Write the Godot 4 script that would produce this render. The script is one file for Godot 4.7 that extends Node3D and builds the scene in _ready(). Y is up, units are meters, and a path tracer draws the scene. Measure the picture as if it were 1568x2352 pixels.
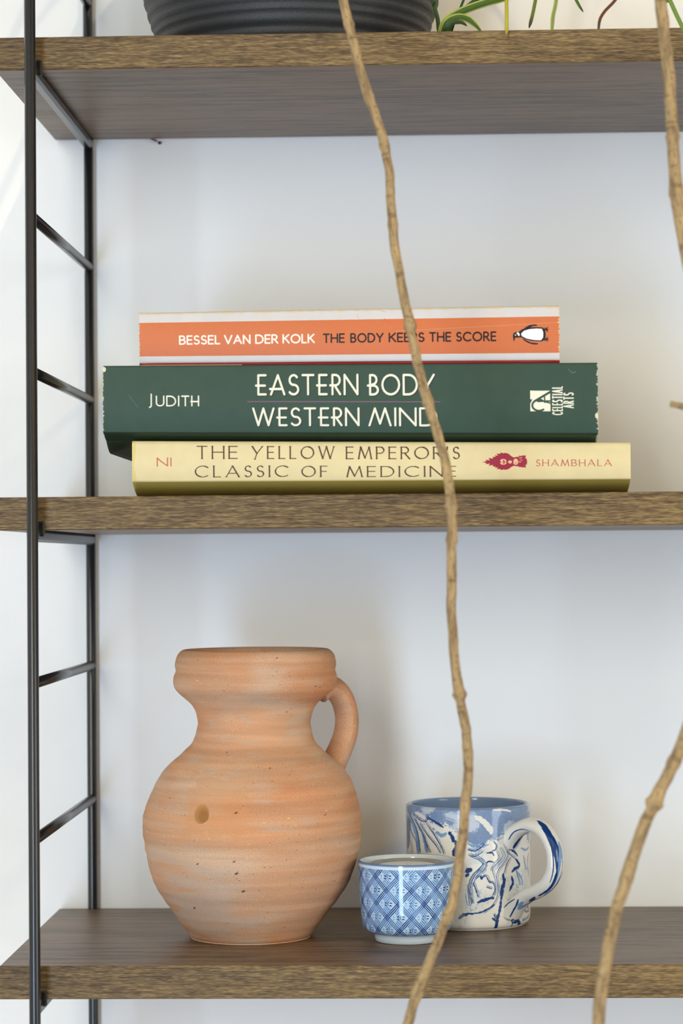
extends Node3D
# Scene coordinates in the builders are millimetres: x right, y up from the top of the middle shelf, z out of the wall from the shelf fronts.
const SHELF := 1.25        # height of the middle shelf's top above the floor, metres
const DEEP := 191.7        # shelf depth
const WALL := -0.1955      # face of the back wall, metres
const SHELF_TOPS := [217.5, 0.0, -220.0]
const THICK := 15.6
const POST_X := 6.3
const POST_FRONT := 11.9
const POST_BACK := -190.2

var mats := {}
var names := {}

func _ready() -> void:
	light_and_camera()
	build_room()
	build_shelving()
	build_books()
	build_jug()
	build_cup()
	build_mug()
	build_plant()
	build_branches()

# ---------------------------------------------------------------- camera, sky, light
func light_and_camera() -> void:
	var cam := Camera3D.new()
	cam.name = "camera"
	cam.position = V(186.87, -32.07, 1149.72)
	cam.rotation = Vector3(0.0207, 0.0321, -0.0079)
	cam.near = 0.05
	cam.far = 50.0
	var lens := CameraAttributesPhysical.new()
	lens.frustum_focal_length = 83.86
	lens.frustum_focus_distance = 1.205
	lens.frustum_near = 0.05
	lens.frustum_far = 50.0
	lens.exposure_aperture = 9.5
	cam.attributes = lens
	cam.fov = 23.57
	add_child(cam)
	cam.current = true
	var env := Environment.new()
	env.tonemap_mode = Environment.TONE_MAPPER_LINEAR
	env.tonemap_exposure = 1.0
	env.background_mode = Environment.BG_SKY
	var sky := Sky.new()
	var sm := ProceduralSkyMaterial.new()
	sm.sky_top_color = Color(0.35, 0.52, 0.80)
	sm.sky_horizon_color = Color(0.80, 0.87, 0.95)
	sm.ground_bottom_color = Color(0.30, 0.29, 0.26)
	sm.ground_horizon_color = Color(0.62, 0.64, 0.62)
	sky.sky_material = sm
	env.sky = sky
	env.background_energy_multiplier = 0.35
	env.sdfgi_enabled = true
	env.ssao_enabled = true
	env.ssil_enabled = true
	var we := WorldEnvironment.new()
	we.name = "environment"
	we.environment = env
	add_child(we)
	# the low sun that reaches the upper left through the roof window
	var sun := DirectionalLight3D.new()
	sun.name = "sun"
	sun.light_color = Color(1.0, 0.92, 0.76)
	sun.light_energy = 0.3
	sun.light_angular_distance = 1.2
	sun.shadow_enabled = true
	sun.look_at_from_position(Vector3.ZERO, Vector3(-1.0, -2.1, -1.7))
	add_child(sun)
	# daylight entering by the windows, each the size of its panes
	window_light("garden_door_upper_daylight", Vector3(-0.46, 1.72, 2.36), Vector2(0.42, 1.0), Vector3(-0.2, 1.4, 0), Color(0.985, 1.0, 0.97), 2.05)
	window_light("garden_door_lower_daylight", Vector3(-0.46, 0.68, 2.36), Vector2(0.42, 0.9), Vector3(-0.46, 0.68, 0), Color(0.73, 0.855, 1.0), 2.75)
	window_light("side_window_daylight", Vector3(-1.64, 1.55, 1.35), Vector2(0.9, 1.1), Vector3(0, 1.55, 1.35), Color(0.88, 0.94, 1.0), 0.4)

	window_light("right_window_daylight", Vector3(1.94, 1.3, 1.25), Vector2(0.9, 1.1), Vector3(0, 1.3, 1.25), Color(0.96, 0.985, 1.0), 1.75)
	# a pendant lamp added for warm fill, up to the right behind the viewer
	var globe := SphereMesh.new()
	globe.radius = 0.11
	globe.height = 0.22
	var glow := mat(Color(1.0, 0.9, 0.75), 0.5)
	glow.emission_enabled = true
	glow.emission = Color(1.0, 0.78, 0.5)
	glow.emission_energy_multiplier = 2.0
	var lamp := thing("added_fill_lamp", "round glass pendant lamp added for warm fill light, out of view", "lamp", Vector3(1.0, 2.1, 1.2))
	var ball := MeshInstance3D.new()
	ball.name = "lamp_globe"
	ball.mesh = globe
	ball.set_surface_override_material(0, glow)
	lamp.add_child(ball)
	var cord := MeshInstance3D.new()
	cord.name = "lamp_cord"
	var cm := CylinderMesh.new()
	cm.top_radius = 0.004
	cm.bottom_radius = 0.004
	cm.height = 0.39
	cord.mesh = cm
	cord.position = Vector3(0, 0.305, 0)
	cord.set_surface_override_material(0, mat(Color(0.1, 0.1, 0.1), 0.6))
	lamp.add_child(cord)
	var bulb := OmniLight3D.new()
	bulb.name = "lamp_light"
	bulb.light_color = Color(1.0, 0.91, 0.64)
	bulb.light_energy = 0.27
	bulb.light_size = 0.1
	bulb.omni_range = 12.0
	bulb.omni_attenuation = 2.0
	bulb.shadow_enabled = true
	lamp.add_child(bulb)

func window_light(called: String, at: Vector3, size: Vector2, to: Vector3, color: Color, energy: float) -> void:
	var l := AreaLight3D.new()
	l.name = called
	l.area_size = size
	l.light_color = color
	l.light_energy = energy
	l.area_range = 12.0
	l.area_attenuation = 2.0
	l.shadow_enabled = true
	var straight := to
	if absf(at.x) > 1.0:
		straight = Vector3(to.x, at.y, at.z)
	else:
		straight = Vector3(at.x, at.y, to.z)
	l.look_at_from_position(at, straight)
	add_child(l)

# ---------------------------------------------------------------- helpers: naming
func V(x: float, y: float, z: float) -> Vector3:
	return Vector3(x / 1000.0, SHELF + y / 1000.0, z / 1000.0)

func VV(p: Vector3) -> Vector3:
	return V(p.x, p.y, p.z)

func thing(called: String, label: String, category: String, at: Vector3, group := "") -> Node3D:
	var o := Node3D.new()
	o.name = called
	add_child(o, true)
	o.position = at
	tag(o, label, category, group)
	return o

func tag(o: Node, label: String, category: String, group := "") -> void:
	o.set_meta("label", label)
	o.set_meta("category", category)
	if group:
		o.set_meta("group", group)

# commits a SurfaceTool as one named mesh; points were given in scene metres, and are moved to the parent's own base
func part(called: String, st: SurfaceTool, m: Material, parent: Node3D = self, smooth := true) -> MeshInstance3D:
	st.generate_normals()
	st.index()
	var o := MeshInstance3D.new()
	o.name = called
	o.mesh = st.commit()
	o.material_override = null
	o.set_surface_override_material(0, m)
	parent.add_child(o, true)
	if parent != self:
		o.position = -parent.position
	return o

func struct(called: String, st: SurfaceTool, m: Material, label: String, category: String) -> MeshInstance3D:
	var o := part(called, st, m)
	tag(o, label, category)
	o.set_meta("kind", "structure")
	return o

# ---------------------------------------------------------------- helpers: shapes
func begin(smooth := true) -> SurfaceTool:
	var st := SurfaceTool.new()
	st.begin(Mesh.PRIMITIVE_TRIANGLES)
	st.set_smooth_group(0 if smooth else 4294967295)
	return st

func vert(st: SurfaceTool, p: Vector3, uv: Vector2) -> void:
	st.set_uv(uv)
	st.add_vertex(p)

# a surface through rows of points; du x dv points outward
func grid(st: SurfaceTool, rows: Array, uvs: Array) -> void:
	for j in rows.size() - 1:
		var a: PackedVector3Array = rows[j]
		var b: PackedVector3Array = rows[j + 1]
		var ua: PackedVector2Array = uvs[j]
		var ub: PackedVector2Array = uvs[j + 1]
		for i in a.size() - 1:
			if not a[i].is_equal_approx(a[i + 1]) or true:
				vert(st, a[i], ua[i]); vert(st, b[i], ub[i]); vert(st, a[i + 1], ua[i + 1])
				vert(st, a[i + 1], ua[i + 1]); vert(st, b[i], ub[i]); vert(st, b[i + 1], ub[i + 1])

# profile: Vector2(radius, height) in mm, bottom to top outside, then down the inside
func lathe(st: SurfaceTool, cx: float, y0: float, cz: float, profile: PackedVector2Array, seg := 96, lean := 0.0, wobble: FastNoiseLite = null, amount := 0.0, tall := 0.0) -> void:
	var rows := []
	var uvs := []
	var total := 0.0
	for k in range(1, profile.size()):
		total += profile[k].distance_to(profile[k - 1])
	var run := 0.0
	for k in profile.size():
		if k > 0:
			run += profile[k].distance_to(profile[k - 1])
		var row := PackedVector3Array()
		var uv := PackedVector2Array()
		for i in seg + 1:
			var a := -PI + TAU * i / seg
			var r := profile[k].x
			if wobble and r > 1.0:
				r += amount * wobble.get_noise_3d(sin(a) * 14.0, profile[k].y, cos(a) * 14.0)
			row.append(V(cx + lean * profile[k].y + r * sin(a), y0 + profile[k].y, cz + r * cos(a)))
			uv.append(Vector2(float(i) / seg, (0.994 - 0.988 * profile[k].y / tall) if tall > 0.0 else 1.0 - run / total))
		rows.append(row)
		uvs.append(uv)
	grid(st, rows, uvs)

# a smooth curve through the points of a profile, steps per span
func curve2(p: Array, steps: int) -> PackedVector2Array:
	var out := PackedVector2Array()
	for k in p.size() - 1:
		var a: Vector2 = p[maxi(k - 1, 0)]
		var b: Vector2 = p[k]
		var c: Vector2 = p[k + 1]
		var d: Vector2 = p[mini(k + 2, p.size() - 1)]
		for s in steps:
			out.append(b.cubic_interpolate(c, a, d, float(s) / steps))
	out.append(p[-1])
	return out

func curve3(p: Array, steps: int) -> PackedVector3Array:
	var out := PackedVector3Array()
	for k in p.size() - 1:
		var a: Vector3 = p[maxi(k - 1, 0)]
		var b: Vector3 = p[k]
		var c: Vector3 = p[k + 1]
		var d: Vector3 = p[mini(k + 2, p.size() - 1)]
		for s in steps:
			out.append(b.cubic_interpolate(c, a, d, float(s) / steps))
	out.append(p[-1])
	return out

# a tube through mm points; radii gives (across side, across up) at each point; side is the fixed cross axis
func tube(st: SurfaceTool, path: PackedVector3Array, radii: PackedVector2Array, side: Vector3, seg := 20, caps := true) -> void:
	var rows := []
	var uvs := []
	var run := 0.0
	for k in path.size():
		var t := (path[mini(k + 1, path.size() - 1)] - path[maxi(k - 1, 0)]).normalized()
		var n := (side - t * side.dot(t)).normalized()
		var b := t.cross(n)
		if k > 0:
			run += path[k].distance_to(path[k - 1])
		var row := PackedVector3Array()
		var uv := PackedVector2Array()
		for i in seg + 1:
			var a := TAU * i / seg
			row.append(VV(path[k] + n * cos(a) * radii[k].x + b * sin(a) * radii[k].y))
			uv.append(Vector2(float(i) / seg, run / 60.0))
		rows.append(row)
		uvs.append(uv)
	grid(st, rows, uvs)
	if caps:
		for e in [0, path.size() - 1]:
			var row: PackedVector3Array = rows[e]
			var mid := VV(path[e])
			for i in seg:
				if e == 0:
					vert(st, mid, Vector2.ZERO); vert(st, row[i], Vector2.ZERO); vert(st, row[i + 1], Vector2.ZERO)
				else:
					vert(st, mid, Vector2.ZERO); vert(st, row[i + 1], Vector2.ZERO); vert(st, row[i], Vector2.ZERO)

func rod(st: SurfaceTool, a: Vector3, b: Vector3, r: float, seg := 20) -> void:
	var side := Vector3(1, 0, 0) if absf((b - a).normalized().x) < 0.8 else Vector3(0, 1, 0)
	tube(st, PackedVector3Array([a, b]), PackedVector2Array([Vector2(r, r), Vector2(r, r)]), side, seg)

func tri_out(st: SurfaceTool, a: Vector3, b: Vector3, c: Vector3, mid: Vector3, ua: Vector2, ub: Vector2, uc: Vector2) -> void:
	if (c - a).cross(b - a).dot((a + b + c) / 3.0 - mid) < 0.0:
		vert(st, a, ua); vert(st, c, uc); vert(st, b, ub)
	else:
		vert(st, a, ua); vert(st, b, ub); vert(st, c, uc)

# a box with chamfered edges between two mm corners (skip: faces left out, as axis * 2 + (0 low, 1 high))
func block(st: SurfaceTool, lo: Vector3, hi: Vector3, bevel := 0.4, tile := 420.0) -> void:
	var mid := VV((lo + hi) / 2.0)
	var at := func(s: Vector3i, axis: int) -> Vector3:
		var p := Vector3()
		for k in 3:
			var inset := 0.0 if k == axis else bevel
			p[k] = (hi[k] - inset) if s[k] > 0 else (lo[k] + inset)
		return p
	var uv_of := func(p: Vector3, axis: int) -> Vector2:
		if axis == 0: return Vector2(p.z / tile, p.y / tile)
		if axis == 1: return Vector2(p.x / tile, -p.z / tile)
		return Vector2(p.x / tile, p.y / tile)
	var quad := func(p: Array, axis: int) -> void:
		for t in [[0, 1, 2], [0, 2, 3]]:
			tri_out(st, VV(p[t[0]]), VV(p[t[1]]), VV(p[t[2]]), mid, uv_of.call(p[t[0]], axis), uv_of.call(p[t[1]], axis), uv_of.call(p[t[2]], axis))
	for axis in 3:
		var u := (axis + 1) % 3
		var w := (axis + 2) % 3
		for sgn in [-1, 1]:
			var p := []
			for q in [[-1, -1], [1, -1], [1, 1], [-1, 1]]:
				var s := Vector3i()
				s[axis] = sgn; s[u] = q[0]; s[w] = q[1]
				p.append(at.call(s, axis))
			quad.call(p, axis)
		if bevel > 0.0:
			for q in [[-1, -1], [1, -1], [1, 1], [-1, 1]]:   # edges along this axis
				var s0 := Vector3i()
				s0[u] = q[0]; s0[w] = q[1]
				var s1 := s0
				s0[axis] = -1; s1[axis] = 1
				quad.call([at.call(s0, u), at.call(s1, u), at.call(s1, w), at.call(s0, w)], u)
	if bevel > 0.0:
		for c in 8:
			var s := Vector3i(1 if c & 1 else -1, 1 if c & 2 else -1, 1 if c & 4 else -1)
			var p := [at.call(s, 0), at.call(s, 1), at.call(s, 2)]
			tri_out(st, VV(p[0]), VV(p[1]), VV(p[2]), mid, uv_of.call(p[0], 1), uv_of.call(p[1], 1), uv_of.call(p[2], 1))

# a plain block in metres, for the room
func slab(st: SurfaceTool, lo: Vector3, hi: Vector3) -> void:
	block(st, Vector3(lo.x, lo.y - SHELF, lo.z) * 1000.0, Vector3(hi.x, hi.y - SHELF, hi.z) * 1000.0, 0.0, 1000.0)

# ---------------------------------------------------------------- helpers: materials and pictures
func lin(r: float, g: float, b: float) -> Color:
	return Color(r, g, b).linear_to_srgb()

func mat(color: Color, rough := 0.7, spec := 0.5) -> StandardMaterial3D:
	var m := StandardMaterial3D.new()
	m.albedo_color = color
	m.roughness = rough
	m.metallic_specular = spec
	return m

func noise(seed_: int, freq: float, octaves := 4, type := FastNoiseLite.TYPE_SIMPLEX_SMOOTH) -> FastNoiseLite:
	var n := FastNoiseLite.new()
	n.seed = seed_
	n.noise_type = type
	n.frequency = freq
	n.fractal_octaves = octaves
	return n

func normal_noise(seed_: int, freq: float, strength: float, size := 256) -> NoiseTexture2D:
	var t := NoiseTexture2D.new()
	t.width = size; t.height = size
	t.seamless = true
	t.as_normal_map = true
	t.bump_strength = strength
	t.noise = noise(seed_, freq, 4)
	return t

# stretched noise as bytes: made w/sx by h/sy, then drawn out
func streaks(seed_: int, w: int, h: int, sx: float, sy: float, freq: float, octaves := 3) -> PackedByteArray:
	var n := noise(seed_, freq, octaves)
	var im := n.get_image(maxi(4, int(w / sx)), maxi(4, int(h / sy)))
	im.convert(Image.FORMAT_L8)
	im.resize(w, h, Image.INTERPOLATE_CUBIC)
	return im.get_data()

func picture(px: PackedByteArray, w: int, h: int) -> ImageTexture:
	var im := Image.create_from_data(w, h, false, Image.FORMAT_RGB8, px)
	return ImageTexture.create_from_image(im)

func put(px: PackedByteArray, at: int, c: Color) -> void:
	px[at] = clampi(int(c.r * 255.0 + 0.5), 0, 255)
	px[at + 1] = clampi(int(c.g * 255.0 + 0.5), 0, 255)
	px[at + 2] = clampi(int(c.b * 255.0 + 0.5), 0, 255)

func wood_picture(seed_: int, w: int, h: int, sx: float, dark: Color, mid: Color, light: Color, fine: float, bold: float, tight: float) -> ImageTexture:
	var a := streaks(seed_, w, h, sx, 1.0, 0.09 * tight, 3)
	var b := streaks(seed_ + 1, w, h, sx * 2.0, 1.5, 0.05 * tight, 3)
	var c := streaks(seed_ + 2, w, h, sx * 0.6, 1.0, 0.14 * tight, 2)
	var d := streaks(seed_ + 3, w, h, sx * 5.0, 9.0, 0.03, 2)
	var px := PackedByteArray()
	px.resize(w * h * 3)
	for i in w * h:
		var t := 0.5 + (a[i] / 255.0 - 0.5) * fine + (b[i] / 255.0 - 0.5) * bold + (c[i] / 255.0 - 0.5) * fine * 0.8 + (d[i] / 255.0 - 0.5) * 0.35
		var pore := clampf((a[i] / 255.0 - 0.78) * 5.0, 0.0, 1.0) * clampf((b[i] / 255.0 - 0.45) * 4.0, 0.0, 1.0)
		var col := dark.lerp(mid, clampf(t * 2.0, 0.0, 1.0)) if t < 0.5 else mid.lerp(light, clampf(t * 2.0 - 1.0, 0.0, 1.0))
		col = col.lerp(dark, pore * bold)
		put(px, i * 3, col)
	return picture(px, w, h)

# ---------------------------------------------------------------- lettering: drawn with strokes
const GLYPHS := {
	"A": [0.86, ["L", 0, 0, 0.43, 1], ["L", 0.43, 1, 0.86, 0], ["L", 0.15, 0.33, 0.71, 0.33]],
	"B": [0.58, ["L", 0, 0, 0, 1], ["L", 0, 1, 0.28, 1], ["A", 0.28, 0.76, 0.24, 0.24, 90, -90], ["L", 0.28, 0.52, 0, 0.52], ["A", 0.3, 0.26, 0.28, 0.26, 90, -90], ["L", 0, 0, 0.3, 0]],
	"C": [0.86, ["A", 0.5, 0.5, 0.5, 0.5, 48, 312]],
	"D": [0.78, ["L", 0, 0, 0, 1], ["L", 0, 1, 0.28, 1], ["A", 0.28, 0.5, 0.5, 0.5, 90, -90], ["L", 0, 0, 0.28, 0]],
	"E": [0.5, ["L", 0, 0, 0, 1], ["L", 0, 1, 0.5, 1], ["L", 0, 0.52, 0.46, 0.52], ["L", 0, 0, 0.5, 0]],
	"F": [0.48, ["L", 0, 0, 0, 1], ["L", 0, 1, 0.48, 1], ["L", 0, 0.5, 0.42, 0.5]],
	"H": [0.7, ["L", 0, 0, 0, 1], ["L", 0.7, 0, 0.7, 1], ["L", 0, 0.52, 0.7, 0.52]],
	"I": [0.02, ["L", 0.01, 0, 0.01, 1]],
	"J": [0.2, ["L", 0.2, 1.0, 0.2, 0.05], ["A", 0.02, 0.05, 0.18, 0.2, 0, -85]],
	"K": [0.66, ["L", 0, 0, 0, 1], ["L", 0.62, 1, 0.02, 0.44], ["L", 0.2, 0.6, 0.66, 0]],
	"L": [0.45, ["L", 0, 0, 0, 1], ["L", 0, 0, 0.45, 0]],
	"M": [0.94, ["L", 0, 0, 0.16, 1], ["L", 0.16, 1, 0.47, 0.05], ["L", 0.47, 0.05, 0.78, 1], ["L", 0.78, 1, 0.94, 0]],
	"N": [0.74, ["L", 0, 0, 0, 1], ["L", 0, 1, 0.74, 0], ["L", 0.74, 0, 0.74, 1]],
	"O": [1.0, ["A", 0.5, 0.5, 0.5, 0.5, 0, 360]],
	"P": [0.53, ["L", 0, 0, 0, 1], ["L", 0, 1, 0.26, 1], ["A", 0.26, 0.73, 0.27, 0.27, 90, -90], ["L", 0.26, 0.46, 0, 0.46]],
	"R": [0.6, ["L", 0, 0, 0, 1], ["L", 0, 1, 0.26, 1], ["A", 0.26, 0.74, 0.26, 0.26, 90, -90], ["L", 0.26, 0.48, 0, 0.48], ["L", 0.24, 0.48, 0.6, 0]],
	"S": [0.54, ["A", 0.28, 0.745, 0.23, 0.255, 35, 270], ["A", 0.27, 0.25, 0.27, 0.25, 90, -145]],
	"T": [0.62, ["L", 0.31, 0, 0.31, 1], ["L", 0, 1, 0.62, 1]],
	"U": [0.66, ["L", 0, 1, 0, 0.33], ["A", 0.33, 0.33, 0.33, 0.33, 180, 360], ["L", 0.66, 0.33, 0.66, 1]],
	"V": [0.82, ["L", 0, 1, 0.41, 0], ["L", 0.41, 0, 0.82, 1]],
	"W": [1.2, ["L", 0, 1, 0.3, 0], ["L", 0.3, 0, 0.6, 1], ["L", 0.6, 1, 0.9, 0], ["L", 0.9, 0, 1.2, 1]],
	"Y": [0.74, ["L", 0, 1, 0.37, 0.46], ["L", 0.74, 1, 0.37, 0.46], ["L", 0.37, 0.46, 0.37, 0]],
	"'": [0.04, ["L", 0.02, 1.02, 0.0, 0.78]],
}
# the green book's letters: low bars that run out past the stems
const DECO := {
	"A": [0.82, ["L", 0.05, 0, 0.45, 1], ["L", 0.45, 1, 0.82, 0], ["L", 0.0, 0.28, 0.62, 0.28]],
	"E": [0.5, ["L", 0.08, 0, 0.08, 1], ["L", 0.08, 1, 0.5, 1], ["L", -0.05, 0.46, 0.46, 0.46], ["L", 0.08, 0, 0.5, 0]],
	"R": [0.52, ["L", 0.08, 0, 0.08, 1], ["L", 0.08, 1, 0.26, 1], ["A", 0.24, 0.73, 0.26, 0.27, 90, -90], ["L", 0.28, 0.46, -0.05, 0.46], ["L", 0.2, 0.46, 0.52, 0]],
	"B": [0.54, ["L", 0.08, 0, 0.08, 1], ["L", 0.08, 1, 0.24, 1], ["A", 0.22, 0.76, 0.24, 0.24, 90, -90], ["L", 0.28, 0.46, -0.05, 0.46], ["A", 0.26, 0.23, 0.28, 0.23, 90, -90], ["L", 0.08, 0, 0.26, 0]],
	"M": [1.0, ["L", 0, 0, 0.26, 1], ["L", 0.26, 1, 0.5, 0.1], ["L", 0.5, 0.1, 0.74, 1], ["L", 0.74, 1, 1.0, 0]],
	"H": [0.6, ["L", 0, 0, 0, 1], ["L", 0.6, 0, 0.6, 1], ["L", -0.08, 0.46, 0.6, 0.46]],
}
# the yellow book's Y has a long left arm and a slanting tail
const ROMAN := {
	"Y": [0.8, ["L", 0.0, 1, 0.36, 0.42], ["L", 0.8, 1, 0.36, 0.42], ["L", 0.36, 0.42, 0.2, -0.06]],
	"S": [0.44, ["A", 0.23, 0.76, 0.19, 0.24, 35, 270], ["A", 0.22, 0.26, 0.22, 0.26, 90, -145]],
}

# segments of one word in picture pixels: x0..x1 wide, from baseline y (down) with the given cap height
func word(text: String, x0: float, x1: float, base: float, cap: float, thin: float, thick: float, track: float, faces: Dictionary, serif := 0.0, slope := 0.0, rise := 0.0) -> Array:
	var sum := 0.0
	for ch in text:
		sum += (faces.get(ch, GLYPHS.get(ch)) as Array)[0]
	var n := text.length()
	var stretch := 1.0
	var gap := 0.0
	if n > 1:
		stretch = ((x1 - x0) - track * cap * (n - 1)) / (cap * sum)
		gap = track * cap
	var segs := []
	var x := x0
	for ch in text:
		var g: Array = faces.get(ch, GLYPHS.get(ch))
		var at := func(p: Vector2) -> Vector2:
			var px := x + p.x * cap * stretch
			return Vector2(px, base + slope * (px - x0) - p.y * cap)
		var add := func(a: Vector2, b: Vector2) -> void:
			var d := (b - a).normalized()
			var w := thin + (thick - thin) * pow(absf(Vector2(d.x, d.y).dot(Vector2(0.24, -0.97))), 1.3) if thick > thin else thin
			if thick > thin and absf(d.x) > 0.25 and absf(d.y) > 0.25:
				w = thick if d.x * d.y > 0.0 else thin * 1.15      # strokes falling to the right are broad
			segs.append([a, b, w])
		for k in range(1, g.size()):
			var s: Array = g[k]
			if s[0] == "L":
				var a: Vector2 = at.call(Vector2(s[1], s[2]))
				var b: Vector2 = at.call(Vector2(s[3], s[4]))
				add.call(a, b)
				if serif > 0.0 and absf(a.y - b.y) > 0.4 * cap:
					for e in [[a, s[2]], [b, s[4]]]:
						if e[1] < 0.02 or e[1] > 0.98:
							segs.append([e[0] - Vector2(serif * cap, 0), e[0] + Vector2(serif * cap, 0), thin * 0.8])
			else:
				var steps := 18
				var prev: Vector2 = at.call(Vector2(s[1] + s[3] * cos(deg_to_rad(s[5])), s[2] + s[4] * sin(deg_to_rad(s[5]))))
				for q in range(1, steps + 1):
					var ang := deg_to_rad(lerpf(s[5], s[6], float(q) / steps))
					var p: Vector2 = at.call(Vector2(s[1] + s[3] * cos(ang), s[2] + s[4] * sin(ang)))
					add.call(prev, p)
					prev = p
		x += g[0] * cap * stretch + gap
	return segs

func ink(px: PackedByteArray, w: int, h: int, segs: Array, color: Color) -> void:
	if segs.is_empty():
		return
	var lo := Vector2(1e9, 1e9)
	var hi := Vector2(-1e9, -1e9)
	for s in segs:
		for k in 2:
			lo = lo.min(s[k] - Vector2(s[2], s[2]) - Vector2(2, 2))
			hi = hi.max(s[k] + Vector2(s[2], s[2]) + Vector2(2, 2))
	var x0 := clampi(int(lo.x), 0, w); var y0 := clampi(int(lo.y), 0, h)
	var x1 := clampi(int(hi.x) + 1, 0, w); var y1 := clampi(int(hi.y) + 1, 0, h)
	var bw := x1 - x0
	var cover := PackedFloat32Array()
	cover.resize(maxi(0, bw * (y1 - y0)))
	for s in segs:
		var a: Vector2 = s[0]
		var b: Vector2 = s[1]
		var r: float = s[2] * 0.5
		var d := b - a
		var len2 := maxf(d.length_squared(), 1e-6)
		for y in range(clampi(int(minf(a.y, b.y) - r - 1), y0, y1), clampi(int(maxf(a.y, b.y) + r + 2), y0, y1)):
			for x in range(clampi(int(minf(a.x, b.x) - r - 1), x0, x1), clampi(int(maxf(a.x, b.x) + r + 2), x0, x1)):
				var p := Vector2(x + 0.5, y + 0.5)
				var t := clampf((p - a).dot(d) / len2, 0.0, 1.0)
				var c := clampf(r - p.distance_to(a + d * t) + 0.5, 0.0, 1.0)
				var at := (y - y0) * bw + x - x0
				if c > cover[at]:
					cover[at] = c
	for y in range(y0, y1):
		for x in range(x0, x1):
			var c := cover[(y - y0) * bw + x - x0]
			if c > 0.0:
				blend(px, (y * w + x) * 3, color, c)

func blend(px: PackedByteArray, at: int, color: Color, c: float) -> void:
	px[at] = int(lerpf(px[at], color.r * 255.0, c))
	px[at + 1] = int(lerpf(px[at + 1], color.g * 255.0, c))
	px[at + 2] = int(lerpf(px[at + 2], color.b * 255.0, c))

func fill(px: PackedByteArray, w: int, h: int, poly: PackedVector2Array, color: Color) -> void:
	var box := Rect2(poly[0], Vector2.ZERO)
	for p in poly:
		box = box.expand(p)
	for y in range(maxi(0, int(box.position.y)), mini(h, int(box.end.y) + 1)):
		for x in range(maxi(0, int(box.position.x)), mini(w, int(box.end.x) + 1)):
			var c := 0.0
			for q in [Vector2(0.25, 0.25), Vector2(0.75, 0.25), Vector2(0.25, 0.75), Vector2(0.75, 0.75)]:
				if Geometry2D.is_point_in_polygon(Vector2(x, y) + q, poly):
					c += 0.25
			if c > 0.0:
				blend(px, (y * w + x) * 3, color, c)

func ellipse(cx: float, cy: float, rx: float, ry: float, turn := 0.0) -> PackedVector2Array:
	var p := PackedVector2Array()
	for k in 28:
		p.append(Vector2(cx, cy) + Vector2(cos(TAU * k / 28.0) * rx, sin(TAU * k / 28.0) * ry).rotated(turn))
	return p

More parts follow.
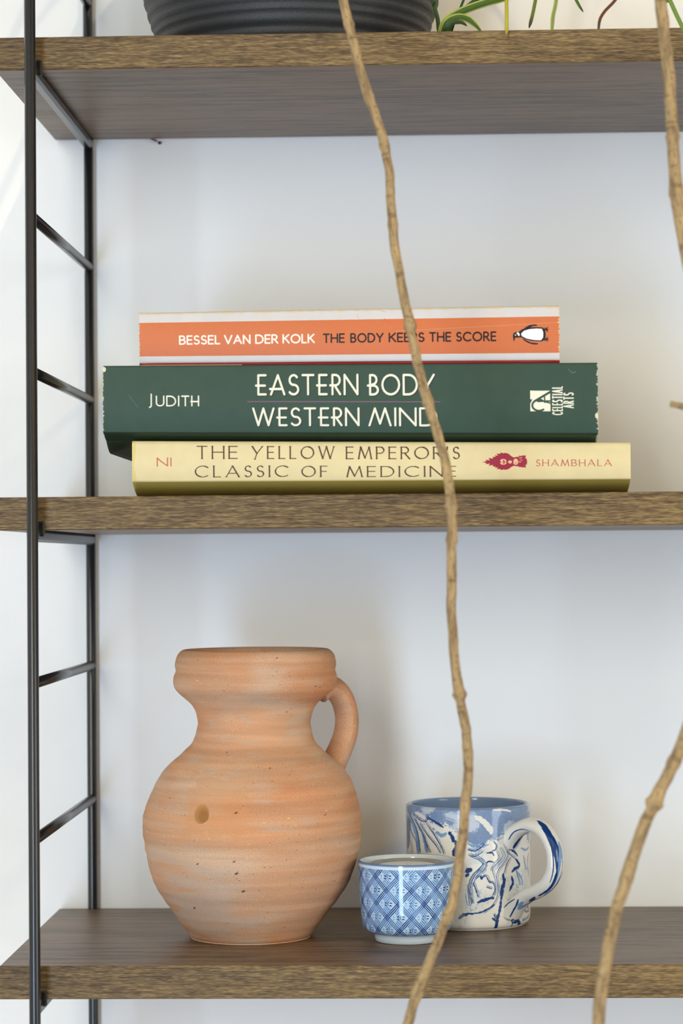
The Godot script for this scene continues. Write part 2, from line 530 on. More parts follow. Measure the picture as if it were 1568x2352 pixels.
# ---------------------------------------------------------------- the room
func build_room() -> void:
	var plaster := mat(lin(0.86, 0.85, 0.83), 0.85, 0.3)
	plaster.normal_enabled = true
	plaster.normal_texture = normal_noise(11, 0.02, 3.0)
	plaster.normal_scale = 0.35
	plaster.uv1_triplanar = true
	plaster.uv1_world_triplanar = true
	plaster.uv1_scale = Vector3(2.2, 2.2, 2.2)
	var cream := mat(lin(0.74, 0.69, 0.61), 0.85, 0.3)
	var st := begin(false)
	slab(st, Vector3(-1.8, 0, WALL - 0.15), Vector3(2.1, 2.6, WALL))
	struct("wall_back", st, plaster, "white painted plaster wall behind the wooden shelves", "wall")
	st = begin(false)
	slab(st, Vector3(-1.8, 0, WALL), Vector3(-1.7, 0.95, 2.5)); slab(st, Vector3(-1.8, 2.15, WALL), Vector3(-1.7, 2.6, 2.5))
	slab(st, Vector3(-1.8, 0.95, WALL), Vector3(-1.7, 2.15, 0.85)); slab(st, Vector3(-1.8, 0.95, 1.85), Vector3(-1.7, 2.15, 2.5))
	struct("wall_left", st, cream, "cream side wall with a window, out of view to the left", "wall")
	st = begin(false)
	slab(st, Vector3(2.0, 0, WALL), Vector3(2.1, 0.7, 2.5)); slab(st, Vector3(2.0, 1.9, WALL), Vector3(2.1, 2.6, 2.5))
	slab(st, Vector3(2.0, 0.7, WALL), Vector3(2.1, 1.9, 0.75)); slab(st, Vector3(2.0, 0.7, 1.75), Vector3(2.1, 1.9, 2.5))
	struct("wall_right", st, cream, "cream side wall with a window, out of view to the right", "wall")
	st = begin(false)
	slab(st, Vector3(-1.8, 0, 2.4), Vector3(-0.7, 2.6, 2.5)); slab(st, Vector3(-0.22, 0, 2.4), Vector3(2.1, 2.6, 2.5))
	slab(st, Vector3(-0.7, 2.25, 2.4), Vector3(-0.22, 2.6, 2.5)); slab(st, Vector3(-0.7, 0, 2.4), Vector3(-0.22, 0.2, 2.5))
	struct("wall_front", st, cream, "cream wall with a tall narrow window, behind the viewer", "wall")
	var oak := mat(lin(0.36, 0.24, 0.13), 0.5)
	st = begin(false)
	slab(st, Vector3(-1.8, -0.1, WALL - 0.15), Vector3(2.1, 0, 2.5))
	struct("floor", st, oak, "warm oak floor below the shelves, out of view", "floor")
	st = begin(false)   # with an opening for the roof window
	slab(st, Vector3(-1.8, 2.6, WALL - 0.15), Vector3(0.15, 2.7, 2.5)); slab(st, Vector3(1.0, 2.6, WALL - 0.15), Vector3(2.1, 2.7, 2.5))
	slab(st, Vector3(0.15, 2.6, WALL - 0.15), Vector3(1.0, 2.7, 0.35)); slab(st, Vector3(0.15, 2.6, 0.98), Vector3(1.0, 2.7, 2.5))
	struct("ceiling", st, cream, "cream ceiling with a roof window, out of view above", "ceiling")
	var frame := mat(Color(0.9, 0.89, 0.86), 0.4)
	var pane := mat(Color(1, 1, 1, 0.06), 0.02)
	pane.transparency = BaseMaterial3D.TRANSPARENCY_ALPHA
	window("window_1", [Vector3(-0.7, 0.2, 2.4), Vector3(-0.22, 2.25, 2.5)], 2, frame, pane, "tall narrow white framed window behind the viewer")
	window("window_2", [Vector3(-1.8, 0.95, 0.85), Vector3(-1.7, 2.15, 1.85)], 0, frame, pane, "white framed side window out of view to the left")
	window("window_4", [Vector3(2.0, 0.7, 0.75), Vector3(2.1, 1.9, 1.75)], 0, frame, pane, "white framed side window out of view to the right")
	window("window_3", [Vector3(0.15, 2.6, 0.35), Vector3(1.0, 2.7, 0.98)], 1, frame, pane, "white framed roof window in the ceiling above the shelves")

func window(called: String, box: Array, through: int, fm: Material, pm: Material, label: String) -> void:
	var lo: Vector3 = box[0]
	var hi: Vector3 = box[1]
	var o := Node3D.new()
	o.name = called
	add_child(o)
	o.position = (lo + hi) / 2.0
	tag(o, label, "window")
	o.set_meta("kind", "structure")
	var u := (through + 1) % 3
	var w := (through + 2) % 3
	var f := 0.03
	var st := begin(false)
	for k in [u, w]:
		for side in 2:
			var a := lo
			var b := hi
			if side == 0: b[k] = lo[k] + f
			else: a[k] = hi[k] - f
			slab(st, a, b)
	part("window_frame", st, fm, o)
	st = begin(false)
	var a2 := lo
	var b2 := hi
	var mid := (lo[through] + hi[through]) / 2.0
	a2[through] = mid - 0.003
	b2[through] = mid + 0.003
	for k in [u, w]:
		a2[k] += f
		b2[k] -= f
	slab(st, a2, b2)
	part("window_pane", st, pm, o)

# ---------------------------------------------------------------- shelving
func build_shelving() -> void:
	var face := mat(Color.WHITE, 0.55, 0.35)
	var board := mat(Color.WHITE, 0.42, 0.5)
	board.albedo_texture = wood_picture(31, 2048, 512, 17.0, Color(0.225, 0.185, 0.15), Color(0.445, 0.36, 0.278), Color(0.52, 0.425, 0.33), 0.42, 0.8, 1.5)
	var where := ["top wooden shelf carrying the black ribbed plant pot", "middle wooden shelf carrying the three stacked books", "bottom wooden shelf carrying the terracotta jug and blue cups"]
	var lo_x := -12.3
	var hi_x := 620.0
	for k in 3:
		var y: float = SHELF_TOPS[k]
		var o := thing("wooden_shelf", where[k], "shelf", V(lo_x, y - THICK, -DEEP), "walnut shelves of the wall unit")
		var st := begin(false)
		block(st, Vector3(lo_x, y - THICK, -DEEP), Vector3(hi_x, y, -0.6), 0.3, 420.0)
		# each board was cut from another stretch of the laminate
		var bm: StandardMaterial3D = board.duplicate()
		bm.uv1_scale = Vector3(1, 420.0 / 192.0, 1)
		bm.uv1_offset = Vector3(0.03, 0.0, 0)
		part("board", st, bm, o)
		var se := begin(false)
		edge_strip(se, lo_x, hi_x, y - THICK, y)
		var em: StandardMaterial3D = face.duplicate()
		em.albedo_texture = wood_picture(21 + 5 * k, 2048, 96, 12.0, Color(0.265, 0.20, 0.13), Color(0.42, 0.338, 0.22), Color(0.585, 0.485, 0.315), 0.95, 0.6, 2.5)
		em.uv1_offset = Vector3(0.03, 0.0, 0)
		part("edge_band", se, em, o)
	var steel := mat(lin(0.007, 0.0075, 0.009), 0.24, 0.55)
	steel.normal_enabled = true
	steel.normal_texture = normal_noise(77, 0.2, 2.0)
	steel.normal_scale = 0.02
	steel.uv1_triplanar = true
	steel.uv1_scale = Vector3(30, 30, 30)
	var ladder := thing("ladder_frame", "black steel ladder frame holding the shelves at the left", "shelf frame", Vector3(POST_X / 1000.0, 0, (POST_FRONT + POST_BACK) / 2000.0), "steel ladder frames of the shelf unit")
	for z in [POST_FRONT, POST_BACK]:
		var st := begin()
		rod(st, Vector3(POST_X, -SHELF * 1000.0, z), Vector3(POST_X, 640, z), 2.65, 28)
		part("post", st, steel, ladder)
	for k in range(-15, 8):
		var y := -14.4 + 72.75 * k
		if k in [-3, 0, 3]:
			var st := begin(false)
			var top: float = SHELF_TOPS[1 - k / 3] - THICK
			block(st, Vector3(POST_X - 2.6, top - 5.6, POST_BACK), Vector3(POST_X + 2.6, top - 0.15, POST_FRONT), 1.2)
			var rail := part("shelf_rail", st, steel, ladder)
			st = begin(false)
			block(st, Vector3(POST_X + 0.8, top - 3.0, 0.12), Vector3(POST_X + 4.1, top + 4.4, 2.2), 0.7)
			block(st, Vector3(POST_X - 1.6, top - 3.0, 1.4), Vector3(POST_X + 2.2, top + 1.5, 10.5), 0.6)
			var hook := part("hook", st, steel, rail)
			hook.position = Vector3.ZERO
			continue
		var st := begin()
		rod(st, Vector3(POST_X, y, POST_FRONT), Vector3(POST_X, y, POST_BACK), 2.55, 24)
		part("rung", st, steel, ladder)
	var other: Node3D = ladder.duplicate()
	other.name = "ladder_frame_001"
	add_child(other)
	other.position.x = 0.602
	tag(other, "black steel ladder frame at the far right end of the shelves, out of view", "shelf frame", "steel ladder frames of the shelf unit")

# the front laminate band: v runs over the whole picture height
func edge_strip(st: SurfaceTool, x0: float, x1: float, y0: float, y1: float) -> void:
	var mid := V((x0 + x1) / 2.0, (y0 + y1) / 2.0, -0.4)
	var profile := [[y0 + 0.02, -0.6], [y0 + 0.02, -0.45], [y0 + 0.5, 0.0], [y1 - 0.5, 0.0], [y1 - 0.02, -0.45], [y1 - 0.02, -0.6]]
	for k in profile.size() - 1:
		var a: Array = profile[k]
		var b: Array = profile[k + 1]
		var va: float = (a[0] - y0) / (y1 - y0)
		var vb: float = (b[0] - y0) / (y1 - y0)
		var p := [V(x0, a[0], a[1]), V(x1, a[0], a[1]), V(x1, b[0], b[1]), V(x0, b[0], b[1])]
		var u := [Vector2(x0 / 420.0, va), Vector2(x1 / 420.0, va), Vector2(x1 / 420.0, vb), Vector2(x0 / 420.0, vb)]
		tri_out(st, p[0], p[1], p[2], mid, u[0], u[1], u[2])
		tri_out(st, p[0], p[2], p[3], mid, u[0], u[2], u[3])
	for x in [x0, x1]:
		for k in range(1, profile.size() - 1):
			tri_out(st, V(x, y0 + 0.02, -0.6), V(x, profile[k][0], profile[k][1]), V(x, profile[k + 1][0], profile[k + 1][1]), mid, Vector2(x / 420.0, 0), Vector2(x / 420.0, 0.5), Vector2(x / 420.0, 1))

# ---------------------------------------------------------------- books
# one book lying flat, spine to the front. y values are given at its left and right ends.
# face: rows of the spine from the top, each [share of height from bottom, z back from the front]
func book(called: String, label: String, x0: float, x1: float, yb: Vector2, yt: Vector2, zf: Vector2, deep: float, face: Array, v_top: float, v_bottom: float, spine_m: Material, cover_m: Material, page_m: Material, droop := 0.0, board := 0.5) -> Node3D:
	var o := thing(called, label, "book", V((x0 + x1) / 2.0, minf(yb.x, yb.y), (zf.x + zf.y) / 2.0), "books stacked flat on the middle shelf")
	var at := func(u: float, v: float, z: float) -> Vector3:
		return V(lerpf(x0, x1, u), lerpf(lerpf(yb.x, yb.y, u), lerpf(yt.x, yt.y, u), v), lerpf(zf.x, zf.y, u) - z)
	# spine
	var st := begin(true)
	var rows := []
	var uvs := []
	for k in range(face.size() - 1, -1, -1):
		var f: Array = face[k]
		var row := PackedVector3Array()
		var uv := PackedVector2Array()
		for i in 33:
			var u := i / 32.0
			row.append(at.call(u, f[0], f[1] + 0.35 * sin(u * 9.0) * (1.0 - f[0])))
			uv.append(Vector2(u, f[2]))
		rows.append(row)
		uvs.append(uv)
	grid(st, rows, uvs)
	part("spine", st, spine_m, o)
	# the cover's two boards, each with its own thickness
	var th := board / maxf(yt.x - yb.x, 1.0)
	for k in 2:
		st = begin(true)
		var lift := 1.0 if k == 1 else 0.0
		var z0: float = face[0][1] if k == 1 else face[-1][1]
		var us := [0.0, 0.012, 0.025, 0.04, 0.0565, 0.075, 0.2, 0.4, 0.6, 0.8, 1.0]
		var zs := [z0, z0 + 1.2, z0 + 2.6, z0 + 4.4, z0 + 7.0, z0 + 10.0, z0 + 14.0, z0 + 18.0, z0 + 24.0, z0 + 35.0, z0 + 60.0, deep * 0.7, deep]
		var sheets := []
		for s in 2:
			var sheet := []
			var suv := []
			for z in zs:
				var row := PackedVector3Array()
				var uv := PackedVector2Array()
				for u in us:
					var p: Vector3 = at.call(u, lift + (th if s == 1 else 0.0) * (1.0 if k == 0 else -1.0), z)
					if k == 0 and droop > 0.0:
						var along := clampf((z - z0) / 16.0, 0.0, 1.0)
						p.y -= droop / 1000.0 * pow(clampf(1.0 - u / 0.056, 0.0, 1.0), 0.7) * sin(along * PI / 2.0)
					row.append(p)
					uv.append(Vector2(u, z / deep))
				sheet.append(row)
				suv.append(uv)
			if (s == 0) == (k == 1):
				grid(st, sheet, suv)
			else:
				sheet.reverse(); suv.reverse()
				grid(st, sheet, suv)
				sheet.reverse()
			sheets.append(sheet)
		# the rim between the sheets
		for end in [0, us.size() - 1]:
			for j in zs.size() - 1:
				var a: Vector3 = sheets[0][j][end]
				var b: Vector3 = sheets[0][j + 1][end]
				var c: Vector3 = sheets[1][j + 1][end]
				var d: Vector3 = sheets[1][j][end]
				var mid: Vector3 = sheets[0][j][us.size() / 2]
				tri_out(st, a, b, c, mid, Vector2.ZERO, Vector2.ZERO, Vector2.ZERO)
				tri_out(st, a, c, d, mid, Vector2.ZERO, Vector2.ZERO, Vector2.ZERO)
		for i in us.size() - 1:
			var a: Vector3 = sheets[0][0][i]
			var b: Vector3 = sheets[0][0][i + 1]
			var c: Vector3 = sheets[1][0][i + 1]
			var d: Vector3 = sheets[1][0][i]
			var back: Vector3 = (sheets[0][2][i] + sheets[0][2][i + 1]) / 2.0
			tri_out(st, a, b, c, back, Vector2.ZERO, Vector2.ZERO, Vector2.ZERO)
			tri_out(st, a, c, d, back, Vector2.ZERO, Vector2.ZERO, Vector2.ZERO)
		part("cover_board", st, cover_m, o)
	# the pages, a little short of the covers
	st = begin(false)
	var mid: Vector3 = at.call(0.5, 0.5, deep * 0.5)
	var c := []
	for v in [th + 0.004, 1.0 - th - 0.004]:
		for z in [25.0, deep - 2.0]:
			for u in [0.004, 0.996]:
				c.append(at.call(u, v, z))
	for q in [[0, 1, 3, 2], [4, 5, 7, 6], [0, 1, 5, 4], [2, 3, 7, 6], [0, 2, 6, 4], [1, 3, 7, 5]]:
		var uq := [Vector2(0, 0), Vector2(1, 0), Vector2(1, 1), Vector2(0, 1)]
		tri_out(st, c[q[0]], c[q[1]], c[q[2]], mid, uq[0], uq[1], uq[2])
		tri_out(st, c[q[0]], c[q[2]], c[q[3]], mid, uq[0], uq[2], uq[3])
	part("page_block", st, page_m, o)
	return o

func paper_picture(w: int, h: int, c: Color, grain: float, seed_: int) -> PackedByteArray:
	var px := PackedByteArray()
	px.resize(w * h * 3)
	var a := streaks(seed_, w, h, 3.0, 3.0, 0.03, 4)
	var b := streaks(seed_ + 1, w, h, 1.0, 1.0, 0.3, 2)
	for i in w * h:
		var t := 1.0 + grain * ((a[i] / 255.0 - 0.5) + 0.5 * (b[i] / 255.0 - 0.5))
		put(px, i * 3, Color(c.r * t, c.g * t, c.b * t))
	return px

# rubbed, chipped print along the edges of a spine picture
func wear(px: PackedByteArray, w: int, h: int, paper: Color, left: float, right: float, top: float, seed_: int) -> void:
	var n := noise(seed_, 0.05, 4)
	for y in h:
		var l := left * (0.5 + 1.6 * n.get_noise_2d(3.0, y * 1.5))
		var r := right * (0.5 + 1.6 * n.get_noise_2d(90.0, y * 1.5))
		for x in range(0, maxi(0, int(l))):
			blend(px, (y * w + x) * 3, paper, 0.85)
		for x in range(w - maxi(0, int(r)), w):
			blend(px, (y * w + x) * 3, paper, 0.85)
	if top > 0.0:
		for x in w:
			var t := top * (0.8 + 0.9 * n.get_noise_2d(x * 0.35, 40.0))
			for y in range(0, clampi(int(t), 0, h)):
				blend(px, (y * w + x) * 3, paper, 0.8)

func build_books() -> void:
	var pages := mat(Color.WHITE, 0.9, 0.2)
	var pp := paper_picture(256, 64, Color(0.86, 0.80, 0.68), 0.05, 300)
	for y in 64:
		if y % 3 == 0:
			for x in 256:
				blend(pp, (y * 256 + x) * 3, Color(0.62, 0.54, 0.42), 0.45)
	pages.albedo_texture = picture(pp, 256, 64)
	# bottom: pale yellow
	var w := 2048
	var h := 232
	var s := w / 1147.0          # picture pixels per photo pixel along this spine
	var px := paper_picture(w, h, Color(0.855, 0.785, 0.60), 0.03, 310)
	var vy := func(v: float) -> float: return v * s
	var brown := Color(0.30, 0.21, 0.14)
	var X := func(x: float) -> float: return (x - 302.0) * s
	for t in [["THE", 452, 545, 37.8, 27.0], ["YELLOW", 580, 768, 38.0, 27.0], ["EMPEROR'S", 797, 1056, 38.6, 27.0], ["CLASSIC", 448, 662, 85.6, 29.0], ["OF", 694, 752, 86.2, 28.5], ["MEDICINE", 798, 1048, 87.0, 28.0]]:
		ink(px, w, h, word(t[0], X.call(t[1]), X.call(t[2]), t[3] * s, t[4] * s, 1.9 * s, 3.3 * s, 0.46, ROMAN, 0.07), brown)
	var red := Color(0.71, 0.36, 0.30)
	ink(px, w, h, word("NI", X.call(360), X.call(392), 56.0 * s, 19.0 * s, 1.6 * s, 2.6 * s, 0.4, ROMAN, 0.06), red)
	ink(px, w, h, word("SHAMBHALA", X.call(1233), X.call(1405), 58.5 * s, 17.0 * s, 1.4 * s, 2.3 * s, 0.4, ROMAN, 0.05), red)
	flame_emblem(px, w, h, s)
	var gold := Color(0.70, 0.61, 0.27)      # the lower band is a deeper gold than the rest of the spine
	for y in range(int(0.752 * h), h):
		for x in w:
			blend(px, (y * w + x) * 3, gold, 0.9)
	for y in h:
		for x in range(0, 12 + int(5.0 * sin(y * 0.05))):
			blend(px, (y * w + x) * 3, Color(0.82, 0.74, 0.40), 0.6)
	# soft creases and rubbed corners of the paper cover
	ink(px, w, h, [[Vector2(X.call(425), 52 * s), Vector2(X.call(448), 58 * s), 1.2], [Vector2(X.call(452), 66 * s), Vector2(X.call(466), 84 * s), 1.5], [Vector2(X.call(466), 84 * s), Vector2(X.call(470), 92 * s), 1.0]], Color(0.86, 0.79, 0.58))
	wear(px, w, h, Color(0.93, 0.84, 0.52), 4.0, 4.0, 3.0, 315)
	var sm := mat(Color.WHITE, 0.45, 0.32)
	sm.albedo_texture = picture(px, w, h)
	var cm := mat(Color(0.70, 0.61, 0.27), 0.45, 0.3)
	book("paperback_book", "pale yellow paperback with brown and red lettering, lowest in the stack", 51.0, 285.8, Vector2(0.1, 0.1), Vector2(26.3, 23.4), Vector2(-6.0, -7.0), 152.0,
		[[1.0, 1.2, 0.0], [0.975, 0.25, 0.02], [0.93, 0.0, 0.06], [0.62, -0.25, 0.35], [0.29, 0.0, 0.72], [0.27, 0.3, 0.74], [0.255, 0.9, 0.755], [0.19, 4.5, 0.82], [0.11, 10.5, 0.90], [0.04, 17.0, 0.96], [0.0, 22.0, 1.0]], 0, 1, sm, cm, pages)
	# middle: dark green, its covers a deeper green than the spine
	h = 284
	s = w / 1137.0
	px = paper_picture(w, h, Color(0.205, 0.288, 0.24), 0.06, 320)
	X = func(x: float) -> float: return (x - 236.0) * s
	var Y := func(y: float, x: float) -> float: return (y - lerpf(840.0, 833.0, (x - 236.0) / 1137.0)) * s * 156.0 / lerpf(156.0, 163.0, (x - 236.0) / 1137.0)
	var white := Color(0.90, 0.88, 0.80)
	var shade := Color(0.12, 0.16, 0.15)      # the printed drop outline of the title
	for t in [["EASTERN", 592, 823, 900.0], ["BODY", 849, 998, 900.0], ["WESTERN", 583, 825, 972.0], ["MIND", 850, 1004, 972.0]]:
		var tall: float = (40.5 if t[3] < 950.0 else 40.5) * s * 0.98
		var b: float = Y.call(t[3], (t[1] + t[2]) / 2.0)
		ink(px, w, h, word(t[0], X.call(t[1]) + 3.0, X.call(t[2]) + 3.0, b + 2.5, tall, 5.4 * s, 5.4 * s, 0.26, DECO), shade)
		ink(px, w, h, word(t[0], X.call(t[1]), X.call(t[2]), b, tall, 5.0 * s, 5.0 * s, 0.26, DECO), white)
	ink(px, w, h, [[Vector2(X.call(570), Y.call(915.5, 570)), Vector2(X.call(1012), Y.call(915.5, 1012)), 2.2 * s]], Color(0.47, 0.34, 0.42))
	ink(px, w, h, word("J", X.call(343), X.call(349), Y.call(925.5, 345), 25.0 * s, 3.2 * s, 3.2 * s, 0.3, DECO), white)
	ink(px, w, h, word("UDITH", X.call(360), X.call(457), Y.call(925.5, 410), 21.0 * s, 3.2 * s, 3.2 * s, 0.34, DECO), white)
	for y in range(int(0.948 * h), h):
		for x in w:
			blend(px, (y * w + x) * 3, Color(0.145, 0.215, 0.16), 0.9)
	celestial(px, w, h, s, X, Y, white)
	ink(px, w, h, [[Vector2(X.call(1306), Y.call(847, 1306)), Vector2(X.call(1315), Y.call(855, 1315)), 2.0], [Vector2(X.call(1315), Y.call(855, 1315)), Vector2(X.call(1323), Y.call(852, 1323)), 2.0], [Vector2(X.call(296), Y.call(902, 296)), Vector2(X.call(318), Y.call(930, 318)), 1.2]], Color(0.42, 0.50, 0.47))
	wear(px, w, h, Color(0.80, 0.78, 0.66), 5.0, 7.0, 0.0, 325)
	fill(px, w, h, ellipse(6, 14, 8, 10), Color(0.85, 0.82, 0.70))
	fill(px, w, h, ellipse(w - 5, 198, 8, 12), Color(0.85, 0.82, 0.70))
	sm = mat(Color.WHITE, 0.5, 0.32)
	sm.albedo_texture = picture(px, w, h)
	cm = mat(Color(0.145, 0.215, 0.16), 0.5, 0.4)
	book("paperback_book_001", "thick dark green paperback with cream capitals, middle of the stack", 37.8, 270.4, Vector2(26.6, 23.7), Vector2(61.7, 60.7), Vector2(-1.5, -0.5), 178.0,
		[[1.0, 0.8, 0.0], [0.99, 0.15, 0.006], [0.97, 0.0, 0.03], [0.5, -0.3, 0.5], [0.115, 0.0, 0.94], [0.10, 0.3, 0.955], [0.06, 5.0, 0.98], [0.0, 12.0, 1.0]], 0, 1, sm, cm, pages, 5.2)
	# top: orange band between white bands
	h = 262
	s = w / 966.0
	px = paper_picture(w, h, Color(0.80, 0.78, 0.775), 0.025, 330)
	var orange := Color(0.79, 0.435, 0.262)
	for y in range(int(24.4 * s * 1.0), int(104.5 * s)):
		for x in w:
			blend(px, (y * w + x) * 3, orange, 1.0)
	var grain := noise(331, 0.02, 4)
	for y in h:
		for x in w:
			var g := grain.get_noise_2d(x, y) * 0.05
			if g > 0.012:
				blend(px, (y * w + x) * 3, Color(0.98, 0.78, 0.64), g)
	X = func(x: float) -> float: return (x - 318.0) * s
	for t in [["BESSEL", 412, 504], ["VAN", 516, 574], ["DER", 588, 638], ["KOLK", 651, 722]]:
		ink(px, w, h, word(t[0], X.call(t[1]), X.call(t[2]), 75.0 * s, 18.8 * s, 3.5 * s, 3.5 * s, 0.28, {}), Color(0.95, 0.91, 0.86))
	for t in [["THE", 744, 791], ["BODY", 807, 880], ["KEEPS", 895, 974], ["THE", 988, 1035], ["SCORE", 1049, 1138]]:
		ink(px, w, h, word(t[0], X.call(t[1]), X.call(t[2]), 75.0 * s, 18.8 * s, 3.5 * s, 3.5 * s, 0.28, {}), Color(0.13, 0.07, 0.07))
	bird_emblem(px, w, h, s)
	# a rusty smudge and scuffs
	ink(px, w, h, [[Vector2(X.call(884), 23 * s), Vector2(X.call(894), 33 * s), 3.0], [Vector2(X.call(894), 33 * s), Vector2(X.call(902), 27 * s), 2.0], [Vector2(X.call(825), 38 * s), Vector2(X.call(831), 43 * s), 3.0]], Color(0.84, 0.36, 0.24))
	ink(px, w, h, [[Vector2(X.call(876), 5 * s), Vector2(X.call(886), 8 * s), 3.0], [Vector2(X.call(821), 13 * s), Vector2(X.call(825), 22 * s), 2.0], [Vector2(X.call(910), 51 * s), Vector2(X.call(1283), 37 * s), 1.3]], Color(0.80, 0.64, 0.48))
	wear(px, w, h, Color(0.84, 0.75, 0.60), 5.0, 7.0, 13.0, 335)
	sm = mat(Color.WHITE, 0.42, 0.32)
	sm.albedo_texture = picture(px, w, h)
	cm = mat(Color(0.55, 0.03, 0.03), 0.45, 0.45)
	var top_book := book("paperback_book_002", "orange and white striped paperback with a bird emblem, top of the stack", 54.7, 252.8, Vector2(61.9, 60.9), Vector2(87.0, 87.9), Vector2(-5.5, -1.5), 128.0,
		[[1.0, 1.6, 0.0], [0.985, 0.5, 0.015], [0.95, 0.0, 0.05], [0.5, -0.3, 0.5], [0.09, 0.0, 0.93], [0.06, 0.4, 0.975], [0.05, 0.7, 1.0]], 0, 1, sm, cm, pages, 0.0, 1.15)

	var strip := begin(false)      # the pale raw edge of its lower cover
	var bar := []
	for e in [[54.9, 61.93, -5.2], [252.6, 60.93, -1.6]]:
		for q in [[0.0, 0.0], [0.0, -1.2], [0.24, -1.2], [0.24, 0.0]]:
			bar.append(V(e[0], e[1] + q[0], e[2] - 0.9 + q[1]))
	for q in [[0, 1, 5, 4], [1, 2, 6, 5], [2, 3, 7, 6], [3, 0, 4, 7], [0, 1, 2, 3], [4, 5, 6, 7]]:
		tri_out(strip, bar[q[0]], bar[q[1]], bar[q[2]], V(153.7, 61.6, -4.9), Vector2.ZERO, Vector2.ZERO, Vector2.ZERO)
		tri_out(strip, bar[q[0]], bar[q[2]], bar[q[3]], V(153.7, 61.6, -4.9), Vector2.ZERO, Vector2.ZERO, Vector2.ZERO)
	part("cover_edge", strip, mat(Color(0.78, 0.66, 0.50), 0.9), top_book)

func bird_emblem(px: PackedByteArray, w: int, h: int, s: float) -> void:
	# photo pixels from the crop at (1050, 680), 3.136 per pixel, set back into the spine's own frame
	var P := func(x: float, y: float) -> Vector2:
		var fx := 1050.0 + x / 3.136
		var fy := 680.0 + y / 3.136
		return Vector2((fx - 318.0) * s, (fy - (717.0 - 0.0155 * (fx - 318.0))) * s * 0.955)
	var poly := func(a: Array) -> PackedVector2Array:
		var out := PackedVector2Array()
		for k in range(0, a.size(), 2):
			out.append(P.call(a[k], a[k + 1]))
		return out
	var black := Color(0.10, 0.10, 0.12)
	var white := Color(0.95, 0.93, 0.91)
	fill(px, w, h, poly.call([436, 262, 462, 242, 500, 228, 560, 224, 612, 226, 628, 238, 634, 262, 634, 292, 626, 318, 604, 328, 540, 326, 492, 314, 462, 298, 440, 300, 418, 300, 406, 332, 400, 290, 402, 272, 420, 258]), black)
	fill(px, w, h, poly.call([460, 268, 480, 250, 520, 238, 570, 234, 608, 236, 618, 262, 616, 300, 600, 320, 550, 318, 500, 308, 468, 292, 460, 282]), white)
	fill(px, w, h, poly.call([424, 264, 440, 262, 450, 276, 446, 290, 438, 286]), white)
	ink(px, w, h, [[P.call(418, 281), P.call(419, 281), 7.0 * s / 2.1]], white)
	ink(px, w, h, [[P.call(418, 281), P.call(419, 281), 3.0 * s / 2.1]], black)
	fill(px, w, h, poly.call([462, 252, 490, 226, 520, 210, 558, 205, 576, 209, 574, 214, 545, 217, 512, 232, 484, 248]), black)
	fill(px, w, h, poly.call([464, 300, 494, 320, 530, 336, 580, 342, 578, 350, 548, 351, 510, 340, 480, 322]), black)
	for y0 in [241.0, 311.0]:
		var f := -1.0 if y0 < 280 else 1.0
		ink(px, w, h, [[P.call(620, y0), P.call(640, y0), 3.2 * s], [P.call(636, y0), P.call(648, y0 - 14), 2.2 * s], [P.call(636, y0), P.call(652, y0), 2.2 * s], [P.call(636, y0), P.call(648, y0 + 14), 2.2 * s], [P.call(634, y0), P.call(630, y0 + 12 * f), 2.0 * s]], black)

func celestial(px: PackedByteArray, w: int, h: int, s: float, X: Callable, Y: Callable, white: Color) -> void:
	var P := func(x: float, y: float) -> Vector2:
		var fx := 1050.0 + x / 3.136
		return Vector2(X.call(fx), Y.call(680.0 + y / 3.136, fx))
	var green := Color(0.205, 0.288, 0.24)
	fill(px, w, h, PackedVector2Array([P.call(527, 664), P.call(670, 664), P.call(673, 808), P.call(527, 808)]), white)
	var segs := []
	var prev: Vector2 = P.call(600, 722)
	for q in 25:      # the C cut out of the panel
		var a := deg_to_rad(lerpf(250.0, 55.0, q / 24.0))
		var p: Vector2 = P.call(600 + 46 * cos(a), 766 - 40 * sin(a) * -1.0)
		a = deg_to_rad(lerpf(-60.0, -310.0, q / 24.0))
		p = P.call(590 + 48 * cos(a), 764 + 40 * sin(a))
		if q > 0:
			segs.append([prev, p, 4.4 * s])
		prev = p
	segs.append([P.call(572, 726), P.call(672, 672), 4.4 * s])     # the A lying on its side
	segs.append([P.call(580, 735), P.call(672, 732), 3.0 * s])
	segs.append([P.call(590, 722), P.call(672, 748), 3.0 * s])
	segs.append([P.call(630, 700), P.call(632, 742), 3.0 * s])
	ink(px, w, h, segs, green)
	fill(px, w, h, PackedVector2Array([P.call(525, 720), P.call(542, 722), P.call(530, 745), P.call(525, 760)]), green)
	for t in [["CELESTIAL", 688.0, 757.0, 832.0, 646.0], ["ARTS", 768.0, 836.0, 781.0, 684.0]]:
		var flat := word(t[0], 0.0, (t[3] - t[4]) / 3.136 * s, 0.0, (t[2] - t[1]) / 3.136 * s, 2.7 * s, 2.7 * s, 0.17, {})
		var base: Vector2 = P.call(t[2], t[3])
		var out := []
		for g in flat:      # turned to read upwards
			out.append([base + Vector2(g[0].y, -g[0].x), base + Vector2(g[1].y, -g[1].x), g[2]])
		ink(px, w, h, out, white)

